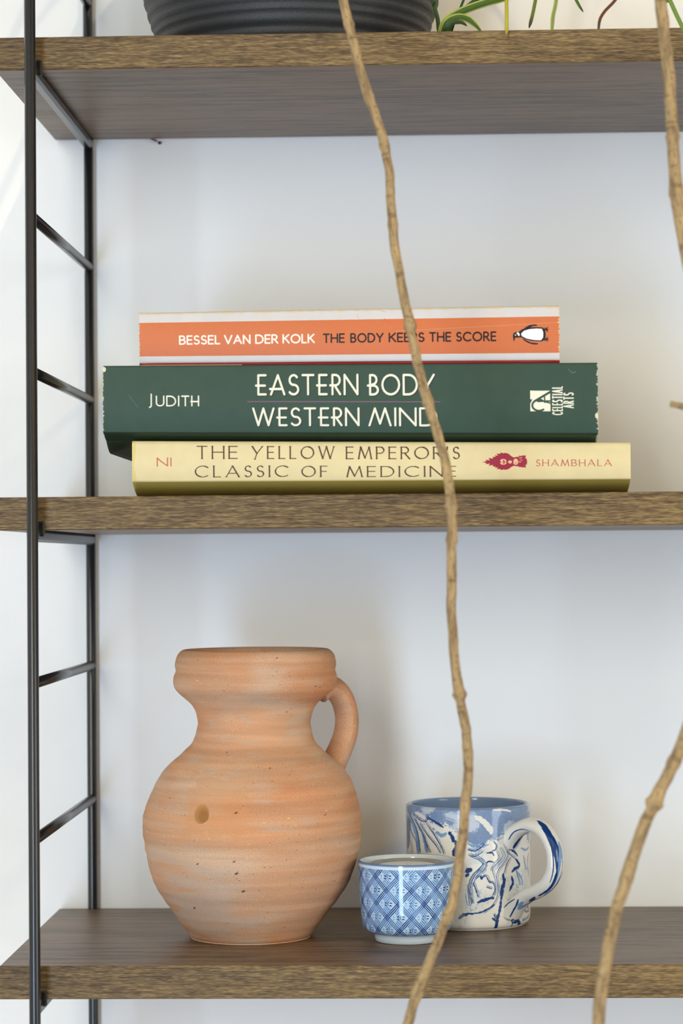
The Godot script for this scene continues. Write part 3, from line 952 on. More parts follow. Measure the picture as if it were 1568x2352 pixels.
func flame_emblem(px: PackedByteArray, w: int, h: int, s: float) -> void:
	var P := func(x: float, y: float) -> Vector2:
		var fx := 1050.0 + x / 3.136
		var fy := 680.0 + y / 3.136
		return Vector2((fx - 302.0) * s, (fy - (1011.0 + 0.0047 * (fx - 302.0))) * s)
	var poly := func(a: Array, flip := false) -> PackedVector2Array:
		var out := PackedVector2Array()
		for k in range(0, a.size(), 2):
			out.append(P.call(a[k], a[k + 1] if not flip else 2 * 1198.0 - a[k + 1]))
		return out
	var crimson := Color(0.60, 0.16, 0.25)
	var pale := Color(0.91, 0.72, 0.58)
	for flip in [false, true]:
		fill(px, w, h, poly.call([185, 1199, 215, 1190, 208, 1180, 240, 1184, 230, 1166, 264, 1172, 260, 1158, 282, 1158, 276, 1146, 300, 1150, 288, 1134, 314, 1136, 320, 1126, 340, 1132, 352, 1128, 376, 1136, 392, 1152, 412, 1164, 436, 1158, 448, 1160, 450, 1150, 466, 1154, 474, 1146, 482, 1152, 496, 1145, 500, 1164, 492, 1166, 506, 1176, 508, 1199], flip), crimson)
		fill(px, w, h, poly.call([312, 1186, 326, 1174, 350, 1176, 362, 1190, 352, 1198, 322, 1198], flip), pale)
		fill(px, w, h, poly.call([330, 1190, 340, 1182, 350, 1192, 342, 1198], flip), crimson)
		fill(px, w, h, poly.call([408, 1186, 420, 1172, 436, 1174, 444, 1190, 436, 1198, 412, 1198], flip), pale)
		ink(px, w, h, [[P.call(452, 1168 if not flip else 1228), P.call(470, 1166 if not flip else 1230), 1.5 * s], [P.call(456, 1182 if not flip else 1214), P.call(474, 1184 if not flip else 1212), 1.2 * s], [P.call(424, 1180 if not flip else 1216), P.call(430, 1192 if not flip else 1204), 1.2 * s]], crimson if flip else pale)
	fill(px, w, h, ellipse(P.call(385, 1198).x, P.call(385, 1198).y, 4.4 * s, 4.2 * s), pale)
	ink(px, w, h, [[P.call(440, 1198), P.call(462, 1198), 2.0 * s]], pale)

# ---------------------------------------------------------------- terracotta jug
func clay_picture(w: int, h: int) -> ImageTexture:
	var band := streaks(401, w, h, 22.0, 1.6, 0.05, 4)     # marks left by the wheel
	var patch := streaks(402, w, h, 5.0, 3.0, 0.016, 4)
	var bloom := streaks(403, w, h, 7.0, 3.0, 0.02, 3)
	var grit := streaks(404, w, h, 1.0, 1.0, 0.35, 2)
	var px := PackedByteArray()
	px.resize(w * h * 3)
	var base := Color(0.775, 0.588, 0.45)
	var warm := Color(0.77, 0.53, 0.375)
	var pale := Color(0.775, 0.65, 0.545)
	for i in w * h:
		var c := base.lerp(warm, clampf((patch[i] / 255.0 - 0.48) * 2.0, 0.0, 0.9))
		c = c.lerp(pale, clampf((bloom[i] / 255.0 - 0.50) * 2.4, 0.0, 0.85))
		var t := 1.0 + 0.15 * (band[i] / 255.0 - 0.5) + 0.22 * (grit[i] / 255.0 - 0.5)
		put(px, i * 3, Color(c.r * t, c.g * t, c.b * t))
	var rng := RandomNumberGenerator.new()
	rng.seed = 44
	for k in 900:      # dark pits and pale grains of the clay
		var p := Vector2(rng.randf() * w, rng.randf() * h)
		var dark := rng.randf() < 0.55
		var r := rng.randf_range(0.35, 0.75) * (2.2 if rng.randf() < 0.06 else 1.0)
		ink(px, w, h, [[p, p + Vector2(rng.randf_range(-2, 2), rng.randf_range(-1.5, 1.5)), r * 1.6]], Color(0.45, 0.29, 0.21) if dark else Color(0.90, 0.79, 0.69))
	# greyer clay tone in grainy blotches, thickest low on the left
	var blotch := noise(406, 0.011, 5)
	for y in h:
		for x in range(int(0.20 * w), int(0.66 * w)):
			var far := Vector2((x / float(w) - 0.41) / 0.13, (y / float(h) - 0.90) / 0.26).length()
			var e := 0.85 - far + 0.9 * blotch.get_noise_2d(x * 0.7, y * 1.9) + 0.5 * (band[y * w + x] / 255.0 - 0.5)
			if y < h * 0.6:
				e = -0.12 + 0.9 * blotch.get_noise_2d(x * 0.7, y * 1.9) + 0.5 * (band[y * w + x] / 255.0 - 0.5)
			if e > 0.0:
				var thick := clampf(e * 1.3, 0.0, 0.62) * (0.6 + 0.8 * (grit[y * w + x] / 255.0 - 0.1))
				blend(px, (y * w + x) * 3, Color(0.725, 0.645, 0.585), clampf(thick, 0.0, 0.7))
	# the orange patch fired around the stain, with its broken edge
	var edge := noise(405, 0.03, 4)
	for y in range(int(0.36 * h), int(0.66 * h)):
		for x in range(int(0.385 * w), int(0.53 * w)):
			var e := maxf(absf(x / float(w) - 0.455) / 0.055, absf(y / float(h) - 0.52) / 0.105) + 0.55 * edge.get_noise_2d(x, y * 2.0)
			if e < 1.0:
				blend(px, (y * w + x) * 3, Color(0.80, 0.555, 0.365), 0.4 * clampf((1.0 - e) * 6.0, 0.0, 1.0))
	# a brown oil stain soaked into the belly
	for q in 7:
		fill(px, w, h, ellipse(0.4335 * w + q * 0.8, (1.0 - 66.5 / 146.0) * h + q, 12.5 - q * 0.9, 24.0 - q * 1.8), Color(0.72, 0.51, 0.32).lerp(Color(0.60, 0.42, 0.24), q / 6.0))
	for q in [[557, 1863, 4.0], [560, 1997, 5.0], [470, 1978, 3.0], [575, 2038, 5.0], [434, 2083, 4.5], [660, 1525, 2.5], [555, 1970, 3.0], [755, 1875, 2.5]]:
		var p := Vector2((asin((q[0] - 580.0) / 250.0) / TAU + 0.5) * w, (1.0 - (2174.0 - q[1]) / 4.62 / 146.0) * h)
		ink(px, w, h, [[p, p + Vector2(2.0, -2.0), q[2] * 0.8]], Color(0.42, 0.27, 0.20))
	return picture(px, w, h)

func build_jug() -> void:
	var cx := 99.6
	var cz := -90.0
	var y0: float = SHELF_TOPS[2] + 0.05
	var o := thing("terracotta_jug", "unglazed terracotta jug with a loop handle on the bottom shelf", "jug", V(cx, y0, cz))
	var clay := mat(Color.WHITE, 0.92, 0.25)
	var w := 1024
	var h := 768
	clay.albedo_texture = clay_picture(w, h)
	clay.normal_enabled = true
	clay.normal_texture = normal_noise(410, 0.12, 2.0, 1024)
	clay.normal_scale = 0.2
	clay.uv2_triplanar = false
	clay.detail_enabled = false
	var outer := [Vector2(0, 0), Vector2(27.5, 0), Vector2(29.8, 0.6), Vector2(31.2, 2.0), Vector2(34.6, 6.5), Vector2(38.6, 11.8), Vector2(43.7, 18.8), Vector2(48.6, 26.6), Vector2(52.5, 38.0), Vector2(54.6, 48.4), Vector2(55.1, 56), Vector2(54.7, 61.5), Vector2(52.5, 70), Vector2(48.6, 79), Vector2(45.0, 84.5), Vector2(40.2, 89.3), Vector2(35.1, 93.7), Vector2(30.9, 98.1), Vector2(28.9, 103.5), Vector2(28.4, 108.5), Vector2(29.3, 113), Vector2(30.9, 116.2), Vector2(34.1, 119.4), Vector2(37.6, 122.2), Vector2(40.2, 124.7), Vector2(41.4, 128), Vector2(41.5, 130.5), Vector2(41.0, 132.6), Vector2(40.6, 134.0), Vector2(40.75, 136.5), Vector2(40.3, 140.2), Vector2(39.2, 142.6), Vector2(37.4, 144.3), Vector2(35.8, 144.6)]
	var inner := [Vector2(34.6, 144.0), Vector2(33.4, 142.0), Vector2(32.6, 138), Vector2(32.2, 130), Vector2(29, 122), Vector2(24.5, 115), Vector2(23.6, 106), Vector2(27, 97), Vector2(38, 87), Vector2(46.5, 74), Vector2(49.5, 56), Vector2(46, 34), Vector2(38, 18), Vector2(27, 8), Vector2(0, 6)]
	var profile := curve2(outer + inner, 5)
	# shallow rings left by the potter's fingers
	for k in profile.size():
		var y := profile[k].y
		if k > 12 and k < outer.size() * 5 - 20:
			profile[k].x += 0.16 * sin(y * 0.95) * sin(y * 0.21 + 1.0) + 0.22 * exp(-pow((y - 45.0) / 1.2, 2.0)) + 0.25 * exp(-pow((y - 39.0) / 0.9, 2.0)) - 0.18 * exp(-pow((y - 42.0) / 1.0, 2.0)) + 0.16 * exp(-pow((y - 52.0) / 1.1, 2.0))
	var st := begin()
	lathe(st, cx, y0, cz, profile, 120, 0.024, noise(415, 0.03, 3), 0.9, 146.0)
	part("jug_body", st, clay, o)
	# the strap handle, set toward the back right
	var az := deg_to_rad(115.0)
	var dir := Vector3(sin(az), 0, cos(az))
	var spine := []
	for q in [[35.0, 122.5], [39.5, 124.6], [44.6, 123.0], [48.8, 117.5], [51.0, 109.0], [50.3, 100.5], [47.4, 92.8], [43.5, 85.5], [40.0, 79.5]]:
		spine.append(Vector3(cx + 2.4, y0 + q[1], cz) + dir * q[0])
	var path := curve3(spine, 8)
	var radii := PackedVector2Array()
	for k in path.size():
		var t := float(k) / (path.size() - 1)
		radii.append(Vector2(lerpf(8.2, 9.5, pow(absf(t * 2.0 - 1.0), 2.0)), lerpf(5.6, 6.6, pow(absf(t * 2.0 - 1.0), 2.0))))
	st = begin()
	tube(st, path, radii, dir.cross(Vector3.UP), 28)
	var hc: StandardMaterial3D = clay.duplicate()
	hc.uv1_scale = Vector3(0.2, 0.13, 1)
	hc.uv1_offset = Vector3(0.1, 0.2, 0)
	part("jug_handle", st, hc, o)

# ---------------------------------------------------------------- small cup with a tealight
func lattice_picture(w: int, h: int, around: float, tall: float) -> ImageTexture:
	var px := PackedByteArray()
	px.resize(w * h * 3)
	var glaze := Color(0.80, 0.86, 0.90)
	var deep := Color(0.07, 0.17, 0.42)
	var soft := Color(0.22, 0.40, 0.65)
	var n := noise(510, 0.03, 3)
	var p := 12.4 / sqrt(2.0)      # spacing of the diagonals, mm
	for y in h:
		var my := (1.0 - (y + 0.5) / h) * tall
		for x in w:
			var mx := (x + 0.5) / w * around
			var wob := n.get_noise_2d(x * 0.7, y * 0.7)
			var a := (mx + my) / sqrt(2.0) / p + 0.018 * wob
			var b := (mx - my) / sqrt(2.0) / p + 0.018 * n.get_noise_2d(x * 0.7 + 400.0, y * 0.7)
			var fa := a - floorf(a)
			var fb := b - floorf(b)
			var col := Color(0.70, 0.80, 0.885)
			var tone := clampf(0.55 + 1.1 * n.get_noise_2d(x * 0.25 + 900.0, y * 0.25), 0.15, 1.0)
			var line := 0.0
			for q in [0.04, 0.13, 0.22]:       # bands of three lines each way
				line = maxf(line, 1.0 - smoothstep(0.016, 0.034, absf(fa - q)))
				line = maxf(line, 1.0 - smoothstep(0.016, 0.034, absf(fb - q)))
			var u := (fa - 0.27) / 0.73
			var v := (fb - 0.27) / 0.73
			var hatch := 0.0
			if u > 0.0 and v > 0.0:
				if u > 0.5 and v < 0.5:
					hatch = 1.0 - smoothstep(0.16, 0.30, absf(fposmod(v * 7.0, 1.0) - 0.5))
				elif u < 0.5 and v > 0.5:
					hatch = 1.0 - smoothstep(0.16, 0.30, absf(fposmod(u * 7.0, 1.0) - 0.5))
				# the little key figure between the hatched corners
				var key := minf(absf(u - v - 0.13 * signf(fposmod(u * 3.5, 1.0) - 0.5)), absf(u + v - 1.0 - 0.14 * signf(fposmod(u * 2.5 + 0.2, 1.0) - 0.5)) + 0.02)
				if u + v > 0.35 and u + v < 1.65 and absf(u - v) < 0.55:
					line = maxf(line, 0.95 * (1.0 - smoothstep(0.035, 0.075, key)))
			col = col.lerp(soft, hatch * 0.85)
			col = col.lerp(soft.lerp(deep, tone), line * (0.75 + 0.25 * tone))
			var edge := 0.0
			if my > tall - 1.7:      # the plain border under the rim
				col = glaze
			if my > tall - 0.35:
				edge = 0.5
			if my < 0.7:
				edge = 0.8
			put(px, (y * w + x) * 3, col.lerp(deep, edge * 0.7))
	return picture(px, w, h)

func build_cup() -> void:
	var cx := 178.8
	var cz := -75.0
	var y0: float = SHELF_TOPS[2] + 0.05
	var o := thing("porcelain_cup", "small handleless cup with a blue lattice pattern, between jug and mug", "cup", V(cx, y0, cz))
	var painted := mat(Color.WHITE, 0.08, 0.5)
	painted.albedo_texture = lattice_picture(1536, 384, TAU * 23.5, 36.0)
	var glaze := mat(Color(0.82, 0.86, 0.87), 0.1, 0.5)
	var st := begin()
	var body := curve2([Vector2(17.0, 4.3), Vector2(19.6, 4.9), Vector2(21.6, 6.6), Vector2(22.6, 9.2), Vector2(23.2, 14), Vector2(23.8, 24), Vector2(24.2, 34), Vector2(24.4, 39.4)], 6)
	lathe(st, cx, y0, cz, body, 96)
	part("cup_wall", st, painted, o)
	st = begin()
	lathe(st, cx, y0, cz, curve2([Vector2(24.4, 39.4), Vector2(24.3, 39.8), Vector2(23.9, 40.1), Vector2(23.3, 40.0)], 5), 96)
	part("cup_rim", st, mat(Color(0.36, 0.45, 0.60), 0.12), o)
	st = begin()
	lathe(st, cx, y0, cz, curve2([Vector2(23.3, 40.0), Vector2(22.5, 38.6), Vector2(21.9, 34), Vector2(21.2, 22), Vector2(20.4, 12), Vector2(17, 8), Vector2(0, 7.4)], 6), 96)
	part("cup_inside", st, glaze, o)
	st = begin()
	lathe(st, cx, y0, cz, PackedVector2Array([Vector2(0, 1.0), Vector2(13.6, 1.0), Vector2(14.2, 0.1), Vector2(15.4, 0.0), Vector2(16.2, 0.5), Vector2(16.5, 2.4), Vector2(16.7, 4.0), Vector2(17.2, 4.4)]), 96)
	part("cup_foot", st, mat(Color(0.82, 0.86, 0.89), 0.12), o)
	var t := thing("tealight_candle", "white tealight in a metal case inside the blue lattice cup", "candle", V(cx, y0 + 8.2, cz))
	var tin := mat(Color(0.62, 0.62, 0.62), 0.3, 0.5)
	tin.metallic = 0.2
	st = begin()
	lathe(st, cx, y0, cz, PackedVector2Array([Vector2(0, 8.2), Vector2(17.2, 8.2), Vector2(17.8, 9.0), Vector2(17.9, 37.8), Vector2(18.3, 38.3), Vector2(18.1, 38.7), Vector2(17.6, 38.4), Vector2(17.4, 37.5), Vector2(15.6, 36.9), Vector2(15.4, 34.0)]), 72)
	part("candle_case", st, tin, t)
	st = begin()
	lathe(st, cx, y0, cz, PackedVector2Array([Vector2(15.4, 35.4), Vector2(14.6, 37.3), Vector2(13.4, 37.6), Vector2(8, 37.5), Vector2(0, 37.5)]), 64)
	var wax := mat(Color(0.94, 0.94, 0.93), 0.5)
	wax.subsurf_scatter_enabled = true
	wax.subsurf_scatter_strength = 0.3
	part("wax", st, wax, t)
	st = begin()
	rod(st, Vector3(cx + 0.5, y0 + 37.2, cz), Vector3(cx + 0.9, y0 + 38.8, cz - 0.3), 0.5, 8)
	part("wick", st, mat(Color(0.75, 0.72, 0.66), 0.9), t)

# ---------------------------------------------------------------- marbled mug
func marble_picture(w: int, h: int, wash: bool, seed_: int) -> ImageTexture:
	var px := PackedByteArray()
	px.resize(w * h * 3)
	var n := noise(seed_, 0.0036, 2)
	n.domain_warp_enabled = true
	n.domain_warp_amplitude = 95.0
	n.domain_warp_frequency = 0.006
	n.domain_warp_fractal_octaves = 3
	var rag := noise(seed_ + 7, 0.09, 3)
	var wide := noise(seed_ + 9, 0.007, 2)
	wide.domain_warp_enabled = true
	wide.domain_warp_amplitude = 80.0
	wide.domain_warp_frequency = 0.012
	wide.domain_warp_fractal_octaves = 3
	var clay := Color(0.885, 0.865, 0.825)
	var blue := Color(0.065, 0.225, 0.45)
	var haze := Color(0.47, 0.60, 0.75)
	var low := []      # the lower hem of the grey-blue wash where the photo shows it
	if wash:
		for q in [[404, 470], [425, 420], [440, 215], [470, 200], [560, 225], [640, 275], [700, 322], [745, 372], [820, 393], [870, 412], [920, 405], [1000, 392], [1050, 350], [1110, 300], [1170, 320], [1215, 300], [1252, 430], [1256, 300]]:
			low.append(mug_point(q[0], q[1], w, h))
	for y in h:
		for x in w:
			var f := n.get_noise_2d(x * 1.25, y * 0.8)
			var r := rag.get_noise_2d(x, y)
			var k2 := wide.get_noise_2d(x, y)
			var c := clay
			var front := 0.0
			if wash:      # the drawn veins cover the half that the photo shows
				front = smoothstep(0.27, 0.31, float(x) / w) * (1.0 - smoothstep(0.70, 0.74, float(x) / w))
			var vein := absf(f - 0.02) - 0.004 - 0.030 * clampf(k2 + 0.12, 0.0, 0.5) - 0.010 * r
			c = c.lerp(blue, (1.0 - smoothstep(0.0, 0.006, vein)) * (1.0 - front))
			var line := absf(f * 9.0 - roundf(f * 9.0)) / 9.0
			c = c.lerp(blue, (1.0 - smoothstep(0.002, 0.005, line)) * (clampf(k2 * 3.0, 0.0, 0.8) * (1.0 - front) + clampf(k2 * 2.4, 0.0, 0.55) * front))
			c = c.lerp(haze, 0.35 * smoothstep(0.12, 0.3, k2 + 0.3 * r) * (1.0 - 0.75 * front))
			if wash:
				var reach: float = h * (0.24 + 0.30 * wide.get_noise_2d(x * 0.55, 40.0))
				for q in low.size() - 1:
					if x >= low[q].x and x < low[q + 1].x:
						reach = lerpf(low[q].y, low[q + 1].y, (x - low[q].x) / (low[q + 1].x - low[q].x))
				var k := 1.0 - smoothstep(-5.0, 6.0, y - reach - 26.0 * k2 - 14.0 * r)
				var cloud := smoothstep(0.08, 0.42, wide.get_noise_2d(x * 0.9 + 200.0, y * 1.5) + 0.15 * r)
				c = c.lerp(Color(0.40, 0.50, 0.65).lerp(Color(0.72, 0.76, 0.82), cloud), k * (0.86 + 0.08 * r))
			put(px, (y * w + x) * 3, c)
	if wash:
		mug_veins(px, w, h, blue, haze, clay)
	return picture(px, w, h)

# the handle: its outer face carries the blue, u 0.75 is outward and u 0 or 1 the near side
func handle_picture(w: int, h: int) -> ImageTexture:
	var clay := Color(0.885, 0.865, 0.825)
	var blue := Color(0.065, 0.225, 0.45)
	var haze := Color(0.47, 0.60, 0.75)
	var px := paper_picture(w, h, clay, 0.02, 641)
	var n := noise(642, 0.05, 3)
	# kind, width, raggedness, then u (0..1) and millimetres along the handle
	for l in [[0, 20, 0.4, 0.25, 2, 0.30, 12, 0.22, 20], [0, 9, 0.4, 0.42, 4, 0.47, 14, 0.36, 24], [0, 5, 0.3, 0.1, 6, 0.06, 14, 0.12, 24],
			[0, 26, 0.6, 0.80, 27, 0.84, 36, 0.80, 46, 0.74, 52], [1, 24, 0.3, 0.72, 40, 0.76, 52, 0.74, 64], [2, 9, 0.3, 0.73, 46, 0.75, 60], [0, 11, 0.6, 0.82, 48, 0.80, 58, 0.84, 66], [0, 12, 0.6, 0.66, 52, 0.70, 62, 0.64, 70],
			[0, 5, 0.4, 0.88, 30, 0.90, 42, 0.87, 56], [0, 14, 0.7, 0.70, 70, 0.78, 73, 0.86, 69], [1, 14, 0.6, 0.74, 76, 0.82, 82, 0.88, 78], [0, 6, 0.4, 0.97, 78, 0.90, 82, 0.86, 90], [0, 7, 0.5, 0.02, 80, 0.06, 88, 0.03, 98],
			[0, 12, 0.7, 0.80, 92, 0.86, 100, 0.92, 110], [0, 7, 0.5, 0.62, 84, 0.58, 96, 0.64, 108], [1, 16, 0.5, 0.5, 30, 0.55, 50, 0.5, 70], [0, 6, 0.6, 0.45, 40, 0.5, 60, 0.44, 82]]:
		var pts := []
		for k in range(3, l.size(), 2):
			pts.append(Vector3(l[k] * w, l[k + 1] * 4.27, 0))
		var segs := []
		var path := curve3(pts, 12)
		for k in path.size() - 1:
			var t := float(k) / (path.size() - 1)
			var thick: float = l[1] * (0.4 + 0.7 * sqrt(sin(PI * clampf(t, 0.03, 0.97)))) * (1.0 + float(l[2]) * n.get_noise_2d(path[k].x * 2.0, path[k].y * 2.0))
			segs.append([Vector2(path[k].x, path[k].y), Vector2(path[k + 1].x, path[k + 1].y), thick])
		ink(px, w, h, segs, [blue, haze, clay][l[0]])
	return picture(px, w, h)

# a place on the mug's picture for a point of the crop (800, 1800), 3.015 per photo pixel
func mug_point(x: float, y: float, w: int, h: int) -> Vector2:
	var side := clampf((800.0 + x / 3.015 - 1075.5) / 142.5, -0.995, 0.995)
	var a := asin(side)
	var back := 1.0 - cos(a)
	var fy := 1800.0 + y / 3.015
	var top := 1859.0 - 15.0 * back
	var bottom := 2142.0 - 25.0 * back
	return Vector2(((a - 0.018) / TAU + 0.5) * w, clampf((fy - top) / (bottom - top), 0.0, 1.0) * h)

func mug_veins(px: PackedByteArray, w: int, h: int, blue: Color, haze: Color, clay: Color) -> void:
	var n := noise(660, 0.06, 3)
	# each: kind (0 blue, 1 grey-blue, 2 clay), width in crop pixels, raggedness, points
	var lines := [
		[1, 34, 0.3, 425, 215, 455, 290, 480, 380, 490, 480], [1, 26, 0.4, 470, 250, 520, 350, 545, 470],
		[2, 30, 0.2, 470, 205, 520, 235, 570, 300, 640, 400, 690, 480], [2, 24, 0.2, 590, 290, 650, 340, 700, 420], [2, 22, 0.3, 480, 250, 530, 340, 580, 430, 600, 480],
		[0, 6, 0.3, 455, 215, 500, 255, 540, 266, 560, 240, 545, 215], [0, 11, 0.6, 560, 242, 620, 280, 662, 308], [0, 7, 0.3, 500, 280, 560, 370, 610, 430, 640, 485], [0, 7, 0.3, 540, 270, 600, 360, 650, 450, 662, 490],
		[0, 9, 0.5, 430, 205, 470, 300, 490, 380, 502, 480], [0, 6, 0.4, 450, 230, 510, 330, 550, 430, 570, 480], [0, 6, 0.4, 415, 230, 440, 340, 470, 400, 478, 480], [0, 4, 0.4, 418, 350, 438, 430, 444, 480], [0, 4, 0.3, 520, 400, 548, 440, 552, 480],
		[1, 18, 0.8, 610, 340, 650, 365, 680, 350], [1, 10, 0.8, 590, 315, 602, 325],
		[0, 20, 0.8, 702, 340, 722, 375, 728, 408], [0, 18, 0.8, 742, 400, 750, 440, 730, 480, 738, 505],
		[2, 34, 0.4, 880, 235, 930, 270, 975, 320, 985, 345], [2, 12, 0.4, 1000, 190, 1060, 188, 1120, 200], [1, 14, 0.5, 830, 420, 870, 440, 900, 430],
		[1, 10, 0.8, 830, 460, 880, 470, 930, 440, 970, 425], [0, 5, 0.6, 825, 460, 870, 468, 915, 445, 940, 420], [0, 5, 0.5, 830, 500, 880, 505, 930, 470],
		[0, 11, 0.2, 1000, 402, 1020, 430, 1015, 458, 992, 470], [0, 11, 0.3, 955, 484, 990, 482, 1002, 502], [0, 9, 0.3, 946, 560, 965, 542, 1000, 546], [0, 5, 0.3, 946, 560, 938, 600, 905, 622],
		[0, 6, 0.2, 845, 508, 900, 532, 925, 562, 890, 602, 860, 632, 835, 682, 832, 740, 850, 830], [0, 4, 0.2, 868, 502, 930, 545, 900, 600, 868, 645, 846, 700, 846, 770, 854, 826], [1, 8, 0.2, 890, 500, 950, 560, 915, 610, 880, 655, 858, 710],
		[0, 5, 0.3, 820, 700, 828, 770, 835, 845], [1, 6, 0.3, 806, 760, 816, 820, 826, 845],
		[0, 5, 0.2, 1075, 440, 1096, 500, 1062, 560, 1030, 602, 1020, 652, 1030, 720, 1020, 790, 980, 850, 925, 885], [0, 4, 0.2, 1042, 450, 1060, 505, 1020, 560, 992, 592, 1002, 640, 1016, 700, 1002, 770], [0, 4, 0.2, 1012, 462, 1036, 512, 1000, 560, 978, 600], [1, 7, 0.2, 1060, 445, 1080, 505, 1042, 562, 1010, 600],
		[0, 6, 0.7, 882, 660, 905, 640, 916, 656, 945, 640, 970, 680, 1000, 692, 1006, 740, 985, 785], [0, 6, 0.6, 862, 690, 880, 740, 896, 790], [0, 10, 0.6, 914, 645, 920, 664], [0, 6, 0.6, 950, 716, 986, 728],
		[0, 15, 0.8, 888, 824, 940, 803, 1000, 790], [0, 22, 0.7, 812, 612, 846, 596], [0, 16, 0.7, 812, 640, 828, 630],
		[0, 16, 0.8, 765, 932, 790, 908, 860, 896], [0, 8, 0.7, 860, 896, 920, 886, 985, 850, 1005, 835],
		[0, 20, 0.8, 1066, 625, 1070, 680, 1056, 740, 1050, 800], [0, 13, 0.8, 1050, 800, 1040, 870, 1030, 920], [0, 18, 0.8, 1030, 900, 1020, 960, 1018, 1015], [0, 14, 0.8, 990, 930, 1010, 945], [0, 6, 0.6, 1000, 900, 1012, 930],
		[0, 15, 0.7, 1148, 520, 1178, 568, 1145, 590, 1126, 612], [0, 6, 0.5, 1150, 590, 1166, 640, 1182, 700], [0, 15, 0.7, 1122, 640, 1130, 690, 1108, 742], [0, 6, 0.4, 1116, 510, 1090, 560, 1072, 620], [0, 5, 0.4, 1090, 470, 1120, 500, 1148, 520],
		[0, 9, 0.7, 1242, 480, 1236, 560, 1246, 640], [0, 5, 0.5, 1206, 500, 1216, 560, 1226, 600], [1, 14, 0.6, 1190, 450, 1225, 460, 1245, 440],
		[0, 10, 0.4, 1085, 860, 1110, 910, 1130, 960, 1132, 990], [0, 20, 0.8, 1135, 958, 1165, 945, 1188, 975, 1186, 990], [0, 12, 0.7, 1220, 828, 1240, 850], [0, 6, 0.5, 1206, 860, 1225, 880, 1246, 868], [0, 5, 0.4, 1200, 940, 1225, 930, 1246, 905],
		[0, 12, 0.7, 1105, 455, 1140, 470, 1165, 500], [1, 12, 0.6, 1160, 610, 1190, 650, 1200, 700],
	]
	for l in lines:
		var pts := []
		for k in range(3, l.size(), 2):
			var q := mug_point(l[k], l[k + 1], w, h)
			pts.append(Vector3(q.x, q.y, 0))
		var path := curve3(pts, 14)
		var wide: float = l[1] / 3.015 / 4.5 * 6.2
		var segs := []
		for k in path.size() - 1:
			var a := path[k]
			var b := path[k + 1]
			var t := float(k) / (path.size() - 1)
			var thick := wide * (0.35 + 0.75 * sqrt(sin(PI * clampf(t, 0.03, 0.97)))) * (1.0 + float(l[2]) * 1.3 * n.get_noise_2d(a.x * 2.5, a.y * 2.5))
			var off := Vector2(n.get_noise_2d(a.x, a.y + 300.0), n.get_noise_2d(a.x + 700.0, a.y)) * wide * 0.5 * float(l[2])
			segs.append([Vector2(a.x, a.y) + off, Vector2(b.x, b.y) + off, maxf(thick, 1.2)])
			if l[0] == 0 and l[1] <= 7:      # a hair line runs along each thin vein
				var beside := Vector2(b.x - a.x, b.y - a.y).orthogonal().normalized() * (5.0 + 2.5 * n.get_noise_2d(a.x * 0.7 + 90.0, a.y * 0.7))
				segs.append([Vector2(a.x, a.y) + beside, Vector2(b.x, b.y) + beside, 1.1])
			if l[2] > 0.5 and k % 2 == 0:      # feathered edges
				var side := Vector2(b.x - a.x, b.y - a.y).orthogonal().normalized() * thick * (0.55 + 0.5 * n.get_noise_2d(a.x * 5.0, a.y * 5.0))
				segs.append([Vector2(a.x, a.y) + side, Vector2(a.x, a.y) - side * 0.8, 1.4])
		ink(px, w, h, segs, [blue, haze, clay][l[0]])

func build_mug() -> void:
	var cx := 210.4
	var cz := -132.0
	var y0: float = SHELF_TOPS[2] + 0.05
	var o := thing("marbled_mug", "blue and white marbled mug with a round handle at the right", "mug", V(cx, y0, cz))
	var m := mat(Color.WHITE, 0.1, 0.5)
	m.albedo_texture = marble_picture(1280, 384, true, 600)
	var st := begin()
	lathe(st, cx, y0, cz, curve2([Vector2(29.6, 1.2), Vector2(30.6, 1.6), Vector2(31.5, 3.0), Vector2(31.9, 6), Vector2(32.0, 14), Vector2(32.1, 30), Vector2(32.2, 50), Vector2(32.3, 60.6), Vector2(32.1, 61.8), Vector2(31.3, 62.5)], 5), 120, 0.0, null, 0.0, 62.5)
	part("mug_wall", st, m, o)
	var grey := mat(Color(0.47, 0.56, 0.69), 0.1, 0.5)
	st = begin()
	lathe(st, cx, y0, cz, curve2([Vector2(31.3, 62.5), Vector2(30.4, 62.6), Vector2(29.6, 61.8), Vector2(29.2, 60), Vector2(29.0, 40), Vector2(28.8, 12), Vector2(26, 6.5), Vector2(0, 5.2)], 6), 96)
	part("mug_inside", st, grey, o)
	st = begin()
	lathe(st, cx, y0, cz, PackedVector2Array([Vector2(0, 1.0), Vector2(26.6, 1.0), Vector2(27.2, 0.1), Vector2(28.6, 0.0), Vector2(29.4, 0.6), Vector2(29.7, 1.3)]), 96)
	part("mug_foot", st, mat(Color(0.85, 0.82, 0.77), 0.4), o)
	var az := deg_to_rad(44.0)
	var dir := Vector3(sin(az), 0, cos(az))
	var spine := []
	for q in [[28.5, 43.5], [32.6, 48.6], [38.0, 52.3], [45.5, 54.3], [54.0, 51.8], [60.3, 44.0], [61.2, 35.0], [57.6, 27.4], [50.5, 22.0], [42.0, 18.4], [35.4, 13.8], [30.0, 8.0]]:
		spine.append(Vector3(cx, y0 + q[1], cz) + dir * q[0])
	var path := curve3(spine, 7)
	var radii := PackedVector2Array()
	for k in path.size():
		var t := absf(2.0 * k / (path.size() - 1) - 1.0)
		radii.append(Vector2(lerpf(5.0, 7.2, pow(t, 4.0)), lerpf(3.7, 4.6, pow(t, 4.0))))
	st = begin()
	tube(st, path, radii, dir.cross(Vector3.UP), 28)
	var hm := mat(Color.WHITE, 0.1, 0.5)
	hm.albedo_texture = handle_picture(256, 512)
	hm.uv1_scale = Vector3(1, 0.5, 1)
	part("mug_handle", st, hm, o)

